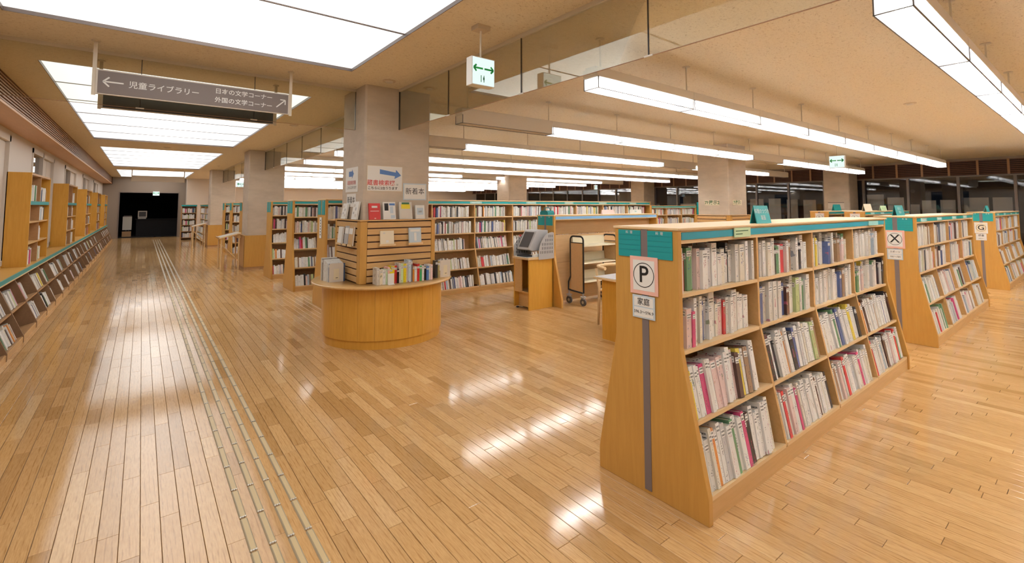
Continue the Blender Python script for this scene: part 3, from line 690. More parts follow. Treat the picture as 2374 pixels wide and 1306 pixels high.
box('sign_plate', (15.62, 9.21, 1.12), (15.98, 9.23, 1.64), 'teal', t); text('i', .2, 'white', t, (15.8, 9.208, 1.5), *NY_); text('本', .09, 'white', t, (15.8, 9.208, 1.3), *NY_); text('案内', .09, 'white', t, (15.8, 9.208, 1.19), *NY_)
box('paper', (15.72, 9.205, .72), (15.98, 9.21, 1.08), 'white', t)
t = thing('row_card', 'white vertical paper card on the end of the long tall bookcase', 'paper card', (2.125, 7.4, 1.03)); box('paper', (2.121, 7.33, 1.02), (2.127, 7.43, 1.33), 'white', t)
for j in range(6): box('print_mark', (2.1203, 7.365, 1.06+j*.042), (2.1211, 7.395, 1.085+j*.042), 'ink', t)
# ---- low counter-height shelf with blue header behind the kiosk
LS = dict(x0=4.9, nb=3, bay=.86, yc=5.425, top=1.36, shelves=SH_LOW, th=.19, bh=.335, waist=.75)
t = thing('blank_bookcase', 'low wooden case with plain front board and sky blue header behind the book trolley', 'bookcase', (6.2, 5.425, 0))
x0, xe, yc = 4.9, 7.52, 5.425; P = prof(yc, 1.35, .19, .345, .75)
MB().prism(P, 'x', x0, x0+PT).build('end_panel', 'beech', t, bevel=.003); MB().prism(P, 'x', xe-PT, xe).build('end_panel', 'beech', t)
box('front_board', (x0+PT, yc-.06, .03), (xe-PT, yc-.04, .62), 'maple_back', t); box('front_board', (x0+PT, yc-.045, .625), (xe-PT, yc-.025, 1.05), 'maple_back', t); box('front_board', (x0+PT, yc-.03, 1.055), (xe-PT, yc-.01, 1.29), 'maple_back', t)
box('top_board', (x0-.005, yc-.2, 1.348), (xe+.005, yc+.2, 1.362), 'maple', t); box('header_rail', (x0+PT, yc-.19, 1.285), (xe-PT, yc-.175, 1.348), 'maple', t); box('header_strip', (x0+PT, yc-.194, 1.298), (xe-PT, yc-.189, 1.34), 'bluestrip', t)
for s in (-1, 1):
    a, c = yc+s*.02, yc+s*.165; pl = box('sign_plate', (x0-.005, min(a, c), 1.205), (x0, max(a, c), 1.345), 'teal', t); text('料理', .018, 'white', pl, (x0-.0056, (a+c)/2, 1.33), *NX)
box('end_stripe', (x0-.003, yc-.019, .02), (x0, yc+.019, 1.345), 'stripe', t)
tent(6.35, 5.42, .32, .075, 'palepink', None, 'pale pink tent card standing on the blue headed case', z=1.362); tent(7.15, 5.45, .34, .075, 'white', ['案内'], 'white and teal tent card at the right end of the blue headed case', 'teal', z=1.362)
t = thing('carry_box', 'dark green carry box with a handle on the end of the blue headed case', 'box', (5.0, 5.47, 1.362))
MB().prism([(5.39, 1.362), (5.39, 1.40), (5.42, 1.43), (5.54, 1.43), (5.57, 1.40), (5.57, 1.362)], 'x', 4.92, 5.06).build('box_body', 'tealdark', t)
MB().tube([(4.99, 5.41, 1.425), (4.99, 5.42, 1.462), (4.99, 5.45, 1.475), (4.99, 5.51, 1.475), (4.99, 5.54, 1.462), (4.99, 5.55, 1.425)], .007).build('handle', 'tealdark', t, True)
# ================================================================= left wall: low sloping cases, worktop and tall cases
wt = thing('wall_worktop', 'long wooden worktop with teal front edge along the left wall', 'worktop', (-1.3, 16, .65))
ya, yb = 4.2, 27.55
box('top_board', (X0, ya, .648), (-1.185, yb, .672), 'beech', wt); box('front_edge', (-1.187, ya, .628), (-1.172, yb, .674), 'teal', wt); box('edge_lip', (-1.19, ya, .615), (-1.168, yb, .628), 'maple', wt)
UW = .82; n_units = 28; yb = ya+n_units*UW
slope = (-1.185, .615), (-.985, .07)
dvl = math.atan2(.2, .545)
def lowx(z): return -1.185+.2*(.615-max(.07, min(.615, z)))/.545
unames = ORD
for k in range(n_units):
    y0, y1 = ya+k*UW, ya+(k+1)*UW
    t = thing('wall_low_bookcase', 'sloping low brown wall bookcase under the worktop, %s from the front' % ORD[k], 'bookcase', (-1.2, (y0+y1)/2, 0), 'sloping low bookcases along the left wall')
    P = [(X0+.005, 0), (-.97, 0), (-.97, .07), (-1.19, .615), (X0+.005, .615)]
    MB().prism(P, 'y', y0+.001, y0+.022).build('side_panel', 'dullwood', t)
    if k == n_units-1: MB().prism(P, 'y', y1-.022, y1-.001).build('side_panel', 'dullwood', t)
    box('plinth', (-1.0, y0+.022, 0), (-.975, y1, .06), 'beechside', t)
    MB().prism([(-1.30, .05), (-1.29, .05), (-1.42, .61), (-1.43, .61)], 'y', y0+.022, y1).build('back_panel', 'dullwood', t)
    for z in (.07, .335):
        xf = lowx(z)+.004; xb = -1.31-(z-.05)*.23
        MB().prism([(xf, z), (xf, z-.018), (xb, z-.018-.09), (xb, z-.09)], 'y', y0+.022, y1).build('shelf', 'oldwood', t)
    for z in (.07, .335):
        Bv = Vector((-math.cos(dvl), 0, -math.sin(dvl))); Uv = Vector((-math.sin(dvl), 0, math.cos(dvl)))
        st = rb.uniform(.03, .35); ln = rb.uniform(.22, .60)
        if rb.random() < .93: fill(Vector((lowx(z)-.012, y0+.03+st*UW*.6, z+.004)), Vector((0, 1, 0)), Bv, Uv, min(ln, UW-.06-st*UW*.6), .215, rb, .016, .042, .17, .215, .12, .15, stuff_emit(rb), 1, 0)
for k, y0 in enumerate(CASES):
    y1 = y0+CW; nm = ['nearest the camera', 'second from the camera', 'third from the camera', 'fourth from the camera', 'farthest, by the dark doorway'][k]
    t = thing('wall_tall_case', 'orange wooden shelf case standing on the wall worktop, '+nm, 'bookcase', (-1.33, (y0+y1)/2, .672), 'orange shelf cases on the worktop'); zt = 1.965
    for y in (y0, y1-.03): box('side_panel', (X0, y, .672), (CX, y+.03, zt), 'orange', t, bevel=.002)
    box('top_board', (X0, y0+.03, zt-.03), (CX-.004, y1-.03, zt-.002), 'oldwood', t); box('back_panel', (X0+.001, y0+.03, .672), (X0+.012, y1-.03, zt-.03), 'oldwood', t)
    ym = (y0+y1)/2; box('divider', (X0+.012, ym-.01, .672), (CX-.01, ym+.01, zt-.03), 'oldwood', t)
    for j, z in enumerate((.675, .985, 1.28, 1.57)):
        if j: box('shelf', (X0+.012, y0+.03, z-.02), (CX-.008, y1-.03, z), 'beechside' if j < 3 else 'beechside', t)
        if j == 3: box('header_strip', (CX-.01, y0+.03, z-.052), (CX-.002, y1-.03, z-.002), 'teal', t)
        for h_ in range(2):
            o_ = Vector((CX-.02, y0+.045+h_*CW/2, z+.002)); fill(o_, Vector((0, 1, 0)), Vector((-1, 0, 0)), Vector((0, 0, 1)), .78, .24, rb, .02, .05, .17, .235, .12, .16, stuff_emit(rb), rb.uniform(.35, .95), .04)
# ---- far end: shelf facing the corridor and one along the column line
t = thing('wall_bookcase', 'brown bookcase facing down the corridor beside the dark doorway', 'bookcase', (1.67, 25.75, 0))
for x in (1.38, 1.93): box('side_panel', (x, 25.6, 0), (x+.03, 25.9, 1.56), 'oldwood', t)
box('back_panel', (1.41, 25.88, 0), (1.93, 25.9, 1.56), 'oldwood', t); box('top_board', (1.38, 25.6, 1.53), (1.96, 25.9, 1.56), 'oldwood', t); box('header_strip', (1.38, 25.59, 1.49), (1.96, 25.6, 1.55), 'teal', t)
for j, z in enumerate((.1, .38, .66, .93, 1.2)):
    box('shelf', (1.41, 25.61, z-.025), (1.93, 25.88, z), 'oldwood', t); fill(Vector((1.42, 25.62, z)), AX, Vector((0, 1, 0)), Vector((0, 0, 1)), .5, .22, rb, .02, .045, .16, .215, .12, .16, stuff_emit(rb), .97, 0)
t = thing('column_line_bookcase', 'bookcase with a sloping foot facing the corridor before the dark doorway', 'bookcase', (2.1, 23.4, 0)); ya_, yb_ = 21.5, 25.45
P = [(2.2, 0), (1.93, 0), (1.93, .08), (2.08, .72), (2.08, 1.55), (2.2, 1.55)]
for y in (ya_, (ya_+yb_)/2, yb_): MB().prism(P, 'y', y-.015, y+.015).build('side_panel', 'beechside', t)
box('back_panel', (2.2, ya_, 0), (2.22, yb_, 1.55), 'oldwood', t); box('top_board', (2.05, ya_-.02, 1.55), (2.22, yb_+.02, 1.57), 'maple', t); box('header_strip', (2.07, ya_, 1.49), (2.078, yb_, 1.55), 'teal', t)
for j, (z, xf) in enumerate(((.1, 1.95), (.38, 2.0), (.68, 2.075), (.95, 2.085), (1.2, 2.085))):
    box('shelf', (xf, ya_, z-.02), (2.2, yb_, z), 'maple', t); fill(Vector((xf+.01, yb_-.03, z)), Vector((0, -1, 0)), Vector((1, 0, 0)), Vector((0, 0, 1)), 3.8, .22, rb, .02, .045, .16, .215, .09, .1, stuff_emit(rb), .95, 0)
# ================================================================= round counter, slat display and its books
cc = (2.30, 5.42)
ct = thing('round_counter', 'round orange wooden display counter wrapped around the large column', 'counter', (cc[0], cc[1], 0))
def disc(r, n=72): return [(cc[0]+r*math.cos(2*math.pi*i/n), cc[1]+r*math.sin(2*math.pi*i/n)) for i in range(n)]
def ring_mesh(rings, n=96):
    v, f = [], []
    for r, z in rings:
        for i in range(n):
            q = 2*math.pi*i/n; c_, s_ = math.cos(q), math.sin(q)
            if r is None:                                # inner edge follows the column
                x_, y_ = 2.30-cc[0], 5.41-cc[1]; k = min(.401/abs(c_) if abs(c_) > 1e-6 else 9, ((.361+(y_ if s_ > 0 else -y_))/abs(s_)) if abs(s_) > 1e-6 else 9)
                v.append((cc[0]+k*c_, cc[1]+k*s_, z))
            else: v.append((cc[0]+r*c_, cc[1]+r*s_, z))
    m = len(rings)
    for a in range(m):
        for i in range(n): f.append((a*n+i, a*n+(i+1) % n, ((a+1) % m)*n+(i+1) % n, ((a+1) % m)*n+i))
    return MB().add(v, f)
ring_mesh([(.60, 0), (.665, 0), (.665, .085), (.60, .085)]).build('plinth', 'orange', ct)
NP = 24                                                # veneered panels round the drum
for i in range(NP):
    a0, a1 = 2*math.pi*i/NP+.0015, 2*math.pi*(i+1)/NP-.0015; seg = [a0+(a1-a0)*j/4 for j in range(5)]
    pr = [(cc[0]+.68*math.cos(a), cc[1]+.68*math.sin(a)) for a in seg]+[(cc[0]+.655*math.cos(a), cc[1]+.655*math.sin(a)) for a in reversed(seg)]
    MB().prism(pr, 'z', .09, .632).build('drum_panel', 'orange', ct)
TZ = .662
ring_mesh([(None, TZ), (.785, TZ), (.797, TZ-.006), (.80, TZ-.014), (.795, TZ-.023), (.78, TZ-.03), (None, TZ-.03)]).build('counter_top', 'countertop', ct, True)
def slat_display(x, y, cw, cd, z0, label, n=9, pitch=.0735):
    t = thing('slat_display', label, 'display rack', (x+cw/2, y+cd/2, z0)); g = .05; zt = z0+n*pitch+.012
    for (a, c) in ((x-g, y-g), (x+cw+g-.07, y-g), (x-g, y+cd+g-.07), (x+cw+g-.07, y+cd+g-.07)):
        pass
    for s in range(n):
        z = z0+.012+s*pitch; h = pitch-.014
        box('slat', (x+.03, y-g, z), (x+cw-.0, y-g+.018, z+h), 'beechside', t, bevel=.003)
        box('slat', (x-g, y+.05, z), (x-g+.018, y+cd, z+h), 'beechside', t, bevel=.003)
        box('slat', (x+cw+g-.018, y+.03, z), (x+cw+g, y+cd, z+h), 'beechside', t)
    box('backing', (x+.0, y-g+.019, z0), (x+cw, y-.002, zt-.01), 'darkwood', t); box('backing', (x-g+.019, y+.02, z0), (x-.002, y+cd, zt-.01), 'darkwood', t); box('backing', (x+cw+.002, y, z0), (x+cw+g-.019, y+cd, zt-.01), 'darkwood', t)
    box('corner_post', (x-g, y-g-.002, z0), (x+.028, y+.045, zt), 'beech', t, bevel=.006); box('corner_post', (x+cw+.002, y-g-.002, z0), (x+cw+g+.002, y+.025, zt), 'beech', t, bevel=.004)
    box('corner_post', (x-g-.002, y+cd, z0), (x-.002, y+cd+.05, zt), 'beech', t)
    MB().box((x-g-.01, y-g-.012, zt), (x+cw+g+.01, y-.001, zt+.014)).build('top_ledge', 'beechside', t); MB().box((x-g-.01, y-.001, zt), (x-.001, y+cd+.04, zt+.014)).build('top_ledge', 'beechside', t)
    return zt+.014
zl = slat_display(1.90, 5.05, .80, .72, TZ, 'wooden slat display rack around the large column, on the round counter', 9)
slat_display(9.9, 5.1, .80, .72, .62, 'wooden slat rack around the column behind the P bookcase')
rd = random.Random(5)
def stand_book(x, y, z, w_, h, col, label, mats, tilt=.16, frame='y', th=.02):
    """face-out book leaning back against the column"""
    if frame == 'y': A, Bn = Vector((1, 0, 0)), Vector((0, 1, 0))
    else: A, Bn = Vector((0, -1, 0)), Vector((1, 0, 0))
    U = Vector((0, 0, 1))*math.cos(tilt)+Bn*math.sin(tilt); N = Bn*math.cos(tilt)-Vector((0, 0, 1))*math.sin(tilt)
    t = thing('book', label, 'book', (x, y, z), 'face-out books on the slat display'); O = Vector((x, y, z))+Vector((0, 0, th*math.sin(tilt)))
    X = Matrix(((A.x, N.x, U.x, O.x), (A.y, N.y, U.y, O.y), (A.z, N.z, U.z, O.z), (0, 0, 0, 1)))
    MB().box((0, 0, 0), (w_, .003, h), X=X).box((0, th-.003, 0), (w_, th, h), X=X).box((0, .003, 0), (.003, th-.003, h), X=X).build('cover', mats[0], t); MB().box((.003, .003, .003), (w_-.003, th-.003, h-.003), X=X).build('page_block', 'pages', t)
    for (a, b_, c_, d_, m) in mats[1]: MB().box((a*w_, -.0012, b_*h), (c_*w_, 0, d_*h), X=X).build('cover_print', m, t)
    return t, X
SB = [(1.945, .128, .18, 'red', 'red face-out book on the ledge of the large column', [(.25, .72, .75, .84, 'white'), (.12, .5, .88, .54, 'palepink'), (.45, .05, .6, .1, 'palepink')]),
      (2.108, .145, .195, 'white', 'white face-out book with black figure on the column ledge', [(.1, .5, .42, .92, 'black'), (.5, .8, .95, .92, 'bluearrow'), (.6, .06, .92, .24, 'paleblue'), (.55, .35, .8, .75, 'paleblue')]),
      (2.30, .155, .197, 'blindgrey', 'grey face-out book with yellow badge on the column ledge', [(.15, .6, .85, .86, 'yellow'), (.2, .86, .8, .97, 'darkgreen'), (.1, .1, .8, .5, 'signframe')]),
      (2.50, .115, .16, 'white', 'small pale face-out book, rightmost on the column ledge', [(.15, .3, .85, .8, 'paleblue'), (.3, .45, .7, .6, 'signframe')])]
for x, w_, h, m0, lab, pr in SB: stand_book(x, 4.992, zl, w_, h, None, lab, (m0, pr))
for y, w_, h, lab in ((5.28, .16, .20, 'patterned white face-out book on the corridor side ledge of the large column'), (5.62, .15, .18, 'grey and white face-out book, far left on the column ledge')):
    stand_book(1.845, y, zl, w_, h, None, lab, ('white', [(.1, .7, .4, .85, 'blindgrey'), (.5, .5, .7, .66, 'greyplastic'), (.2, .3, .4, .42, 'greyplastic'), (.6, .15, .85, .3, 'blindgrey')]), frame='x')
for x, z, w_, h, m0, lab, pr in ((2.065, 1.065, .155, .16, 'cream', 'cream face-out book on a small ledge of the slat rack', [(.2, .78, .35, .9, 'blindgrey'), (.4, .2, .6, .35, 'white')]), (2.405, 1.065, .15, .185, 'paleblue', 'pale blue face-out book on a small ledge of the slat rack', [(.1, .75, .9, .9, 'white'), (.4, .2, .6, .7, 'white')])):
    lg = thing('book_ledge', 'small wooden hook-on ledge under the '+lab.split(' face')[0]+' book', 'ledge', (x, 4.97, z)); MB().box((x-.015, 4.952, z-.004), (x+w_+.015, 4.999, z)).box((x-.015, 4.948, z-.004), (x+w_+.015, 4.952, z+.02)).build('ledge_board', 'maple', lg)
    stand_book(x, 4.958, z+.001, w_, h, None, lab, (m0, pr), tilt=.1)
for y, h, lab, m0 in ((5.62, .20, 'tilted white book on the corridor side of the slat rack, leftmost', 'white'), (5.40, .215, 'dark backed book on the corridor side of the slat rack, middle', 'greyplastic'), (5.27, .215, 'brown edged book on the corridor side of the slat rack, nearest the corner', 'maple_back')):
    lg = thing('book_ledge', 'small ledge under the '+lab.split(' on ')[0]+' at the corridor side'+lab.split('slat rack')[1], 'ledge', (1.82, y-.07, 1.06)); MB().box((1.80, y-.15, 1.056), (1.849, y+.01, 1.06)).box((1.796, y-.15, 1.056), (1.80, y+.01, 1.08)).build('ledge_board', 'maple', lg)
    stand_book(1.806, y, 1.061, .14, h, None, lab, (m0, [(.1, .6, .9, .9, 'white')]), tilt=.1, frame='x')
# upright books on the counter, in front of the slats
x = 1.985; k = 0
cols = ['blindgrey', 'cream', 'white', 'palegreen', 'pink', 'yellow', 'yellow', 'red', 'black', 'blindgrey', 'palegreen', 'yellow', 'signframe', 'paleblue', 'signgrey', 'orange', 'white', 'red', 'green', 'white', 'black', 'bluearrow', 'white', 'palepink']
CVAL = {m: M[m].node_tree.nodes['Principled BSDF'].inputs[0].default_value[:3] for m in set(cols)}; CVAL['orange'] = (.75, .3, .05)
nmc = {'blindgrey': 'grey', 'cream': 'cream', 'white': 'white', 'palegreen': 'pale green', 'pink': 'pink', 'yellow': 'yellow', 'red': 'red', 'black': 'black', 'signframe': 'beige', 'paleblue': 'pale blue', 'signgrey': 'brown', 'orange': 'orange', 'green': 'green', 'bluearrow': 'blue', 'palepink': 'pale pink'}
for k, c in enumerate(cols):
    t_ = rd.uniform(.018, .034); h = rd.uniform(.15, .19) if k not in (9, 10, 11, 12, 13, 14) else rd.uniform(.2, .245)
    book_obj(Vector((x, 4.84+.02*rd.random(), TZ+.0005)), AX, Vector((0, 1, 0)), Vector((0, 0, 1)), t_, .115, h, CVAL[c], '%s upright book on the round counter, %s from left before the slats' % (nmc[c], ORD[k]), rd, 'upright books on the counter'); x += t_+.0015
x_end = x
t = thing('bookend', 'small clear white card holder among the counter books', 'card holder', (2.13, 4.82, TZ)); box('card', (2.095, 4.824, TZ), (2.165, 4.828, TZ+.115), 'white', t); box('foot', (2.095, 4.80, TZ), (2.165, 4.828, TZ+.003), 'white', t)
y = 5.60; c2 = [((.75, .74, .7), .25), ((.3, .28, .26), .24), ((.8, .8, .78), .235), ((.82, .81, .78), .22), ((.8, .8, .77), .21), ((.7, .72, .74), .2), ((.05, .1, .2), .2)]
for k, (c, h) in enumerate(c2):
    t_ = .026+.008*(k % 3); book_obj(Vector((1.625+.004*k, y, TZ+.0005)), Vector((0, -1, 0)), Vector((1, 0, 0)), Vector((0, 0, 1)), t_, .17, h, c, 'large upright book on the corridor side of the counter, %s from left' % ORD[k], rd, 'large books on the corridor side of the counter'); y -= t_+.0015
def bookend(x, y, frame, label, w_=.15, h=.20):
    t = thing('bookend', label, 'bookend', (x, y, TZ)); pts = []
    z0 = TZ+.0004
    def P(a, z, d=0): return (x+a, y+d, z) if frame == 'y' else (x+d, y-a, z)
    rr = .015; outl = [(0, 0), (w_, 0)]+[(w_-rr+rr*math.sin(q), h-rr+rr*math.cos(q)) for q in [math.pi/2-math.pi/2*i/4 for i in range(5)]]+[(rr-rr*math.sin(q), h-rr+rr*math.cos(q)) for q in [math.pi/2*i/4 for i in range(5)]]
    n = len(outl); v = [P(a, z0+z, 0) for a, z in outl]+[P(a, z0+z, .003) for a, z in outl]
    MB().add(v, [tuple(range(n)), tuple(range(2*n-1, n-1, -1))]+[(i, i+n, (i+1) % n+n, (i+1) % n) for i in range(n)]).build('plate', 'signframe', t)
    q = [(.3, .12), (.7, .12), (.68, .7), (.32, .7)]; v = [P(a*w_, z0+z*h, -.0012) for a, z in q]; MB().add(v, [(0, 1, 2, 3)]).build('cut_out', 'ivory', t)
    q = [(.44, .2), (.62, .21), (.6, .24), (.46, .23)]; v = [P(a*w_, z0+z*h, -.0016) for a, z in q]; MB().add(v, [(0, 1, 2, 3)]).build('logo_print', 'black', t)
bookend(1.645, y-.005, 'y', 'pale metal bookend on the corridor side of the counter', .155, .205); 
bookend(2.79, 4.93, 'y', 'grey metal bookend at the right end of the counter books', .135, .20)
for k, (c, w_) in enumerate((((.05, .05, .05), .03), ((.4, .35, .15), .025))): book_obj(Vector((2.725+k*.032, 4.93, TZ+.0005)), AX, Vector((0, 1, 0)), Vector((0, 0, 1)), w_, .12, .2-.01*k, c, ['black', 'olive'][k]+' upright book beside the bookend at the counter\'s right end', rd, 'upright books on the counter')
t = thing('pump_bottle', 'small white pump bottle standing behind the bookend on the counter', 'bottle', (2.80, 5.16, TZ))
m_ = MB(); pr = [(.0, 0), (.035, 0), (.037, .01), (.037, .14), (.03, .165), (.014, .18), (.014, .2), (0, .2)]; n = 20
v = [(2.80+r*math.cos(2*math.pi*i/n), 5.16+r*math.sin(2*math.pi*i/n), TZ+z) for r, z in pr for i in range(n)]; f = [(a*n+i, a*n+(i+1) % n, (a+1)*n+(i+1) % n, (a+1)*n+i) for a in range(len(pr)-1) for i in range(n)]
m_.add(v, f).build('bottle_body', 'white', t, True); MB().cyl((2.80, 5.16, TZ+.2), (2.80, 5.16, TZ+.235), .008).cyl((2.80, 5.16, TZ+.235), (2.80, 5.16, TZ+.25), .016).build('pump', 'white', t); MB().tube([(2.80, 5.16, TZ+.243), (2.80, 5.13, TZ+.243), (2.80, 5.115, TZ+.232)], .005).build('nozzle', 'white', t)
# posters on the column
def arrow(parent, pts, pos, A, U, mat): N = Vector(A).cross(Vector(U)); return MB().add([tuple(Vector(pos)+Vector(A)*a+Vector(U)*u+N*.0006) for a, u in pts], [tuple(range(len(pts)))]).build('arrow_print', mat, parent)
t = thing('poster', 'white poster with blue arrow and red heading on the large column', 'poster', (2.14, 5.047, 1.665)); box('paper', (1.933, 5.046, 1.667), (2.345, 5.0498, 1.948), 'cream', t); box('paper_face', (1.936, 5.0452, 1.67), (2.342, 5.0461, 1.945), 'white', t)
yf = 5.045; arrow(t, [(-.09, .026), (.10, -.004), (.103, .028), (.165, -.036), (.085, -.078), (.090, -.046), (-.09, -.026)], (2.165, yf, 1.885), *NY_, 'bluearrow')
text('蔵書検索機', .066, 'red', t, (2.095, yf, 1.755), *NY_, bold=.0007); text('は', .028, 'black', t, (2.285, yf, 1.742), *NY_); text('こちらに2台あります', .037, 'black', t, (2.115, yf, 1.698), *NY_, bold=.0008)
t = thing('notice', 'white notice reading new arrivals on the right of the large column', 'notice', (2.5, 5.047, 1.57)); box('frame', (2.36, 5.045, 1.57), (2.655, 5.0498, 1.763), 'paleblue', t); box('paper', (2.372, 5.0443, 1.582), (2.643, 5.0455, 1.751), 'white', t); text('新着本', .082, 'black', t, (2.507, 5.0441, 1.667), *NY_)
t = thing('poster', 'narrow white poster with small blue arrow on the corridor side of the large column', 'poster', (1.897, 5.43, 1.66)); box('paper', (1.896, 5.235, 1.66), (1.8998, 5.63, 1.945), 'white', t)
arrow(t, [(-.08, .03), (.02, .03), (.02, .055), (.08, 0), (.02, -.055), (.02, -.03), (-.08, -.03)], (1.8955, 5.44, 1.87), *NX, 'bluearrow'); text('蔵書検索機', .055, 'red', t, (1.8955, 5.43, 1.765), *NX); text('こちらにあります', .04, 'black', t, (1.8955, 5.43, 1.71), *NX)
t = thing('notice', 'white notice under the narrow poster on the corridor side of the column', 'notice', (1.897, 5.43, 1.5)); box('paper', (1.896, 5.29, 1.49), (1.8998, 5.58, 1.64), 'white', t); text('新着本', .085, 'black', t, (1.8955, 5.435, 1.565), *NX)
for (A_, U_), pos, s, lab in ((NX, (9.895, 5.48, 1.572), '7F展示2', 'cream plate on the corridor side of the slatted column'), (NY_, (10.25, 5.095, 1.575), '7F展示1', 'cream plate on the narrow right face of the slatted column')):
    t = thing('column_plate', lab, 'sign', pos); x_, y_, z_ = pos
    if A_[1]: box('plate', (x_-.001, y_-.17, z_-.055), (x_+.0045, y_+.17, z_+.055), 'cream', t); text(s, .1, 'darkgreen', t, (x_-.0012, y_, z_), A_, U_, bold=.002)
    else: box('plate', (x_-.2, y_-.001, z_-.055), (x_+.2, y_+.0045, z_+.055), 'cream', t); text(s, .1, 'darkgreen', t, (x_, y_-.0012, z_), A_, U_, bold=.002)
t = thing('column_plate', 'grey notice plate on the far column against the windows', 'sign', (17.54, 5.5, 1.5)); box('plate', (17.535, 5.3, 1.42), (17.549, 5.75, 1.62), 'signframe', t); box('plate_head', (17.533, 5.3, 1.6), (17.536, 5.75, 1.62), 'signgrey', t)
t = thing('wall_lamp', 'round white globe lamp beside the slatted column', 'lamp', (10.75, 5.35, 2.13)); m_ = MB(); n = 16
v = [(10.77+.08*math.sin(p)*math.cos(q), 5.35+.08*math.sin(p)*math.sin(q), 2.14+.08*math.cos(p)) for p in [math.pi*i/8 for i in range(9)] for q in [2*math.pi*j/n for j in range(n)]]
m_.add(v, [(a*n+i, a*n+(i+1) % n, (a+1)*n+(i+1) % n, (a+1)*n+i) for a in range(8) for i in range(n)]).build('globe', 'white', t, True); MB().cyl((10.70, 5.35, 2.14), (10.72, 5.35, 2.14), .05).build('mount', 'alu', t)
# ================================================================= catalogue kiosk
kx, ky = 4.42, 5.25
t = thing('kiosk_cabinet', 'orange wooden kiosk cabinet with an open niche, in front of the blue headed case', 'cabinet', (4.65, 5.42, 0))
box('side_panel', (kx, ky, 0), (kx+.46, ky+.02, .72), 'orange', t, bevel=.002); box('side_panel', (kx, ky+.33, .02), (kx+.46, ky+.35, .72), 'orange', t)
box('back_panel', (kx+.43, ky+.02, .02), (kx+.45, ky+.33, .72), 'oldwood', t); box('door', (kx, ky+.17, .24), (kx+.018, ky+.33, .715), 'beechside', t); box('niche_floor', (kx+.005, ky+.02, .24), (kx+.43, ky+.33, .26), 'beechside', t); box('kick_board', (kx+.08, ky+.02, .02), (kx+.1, ky+.33, .24), 'beechside', t)
box('worktop', (kx-.02, ky-.015, .72), (kx+.47, ky+.36, .752), 'maple', t, bevel=.004); MB().cyl((kx+.03, ky+.30, 0), (kx+.03, ky+.30, .02), .02).build('foot', 'darkgrey', t)
box('white_pad', (kx-.018, ky+.02, .7521), (kx+.2, ky+.34, .754), 'white', t)
t = thing('catalogue_terminal', 'grey perforated hood with a dark tilted screen on the kiosk cabinet', 'computer', (4.68, 5.42, .754))
def hood(y0, y1, nm):
    arc = [(kx+.47, .72), (kx+.47, 1.10), (kx+.44, 1.11)]+[(kx+.44-.27*math.sin(q), .80+.31*math.cos(q)) for q in [math.pi/2*i/8 for i in range(1, 9)]]+[(kx+.17, .715)]
    hd = MB().prism(arc, 'y', y0, y1).build(nm, 'greyplastic', t)
    for r_ in range(5):
        for c_ in range(8):
            xx = kx+.20+c_*.033; zz = .80+r_*.058
            if (xx-kx-.44) < -.27*math.sqrt(max(0, 1-((zz-.80+.05)/.31)**2))+.02: continue
            box('vent_slot', (xx, y0-.0012, zz), (xx+.009, y0, zz+.04), 'darkgrey', hd)
hood(ky-.027, ky-.017, 'side_hood')
q = [(kx+.0, .757), (kx+.35, .757), (kx+.35, 1.12), (kx+.22, 1.10), (kx+.06, .98), (kx, .90)]
hd = MB().prism(q, 'y', ky+.35, ky+.358).build('side_hood', 'greyplastic', t)
for r_ in range(5):
    for c_ in range(5): box('vent_slot', (kx+.05+c_*.05, ky+.3485, .79+r_*.052), (kx+.06+c_*.05, ky+.3499, .825+r_*.052), 'darkgrey', hd)
scr = [(kx+.06, .87), (kx+.08, .85), (kx+.22, .85), (kx+.36, 1.09), (kx+.34, 1.13), (kx+.22, 1.15)]
mn = MB().prism([(kx+.04, .86), (kx+.10, .84), (kx+.42, .84), (kx+.42, 1.14), (kx+.22, 1.145), (kx+.19, 1.13)], 'y', ky+.05, ky+.33).build('monitor', 'greyplastic', t, bevel=.01)
dvv = Vector((.15, 0, .27)).normalized(); nn = Vector((-.27, 0, .15)).normalized()
v = [Vector((kx+.058, yy_, .892))+dvv*s_+nn*.004 for s_, yy_ in ((0, ky+.085), (0, ky+.295), (.25, ky+.295), (.25, ky+.085))]
MB().add([tuple(p) for p in v]+[tuple(p-nn*.003) for p in v], [(0, 1, 2, 3), (7, 6, 5, 4), (0, 4, 5, 1), (1, 5, 6, 2), (2, 6, 7, 3), (3, 7, 4, 0)]).build('screen', 'screen', mn)
box('keyboard', (kx+.02, ky+.06, .7545), (kx+.16, ky+.30, .775), 'darkgrey', t); t = thing('paper_slips', 'small stack of white note slips on the kiosk worktop', 'paper', (kx+.16, ky+.03, .754)); MB().prism([(kx+.10, .7545), (kx+.26, .7545), (kx+.26, .775), (kx+.22, .80), (kx+.10, .78)], 'y', ky+.002, ky+.045).build('slips', 'white', t)
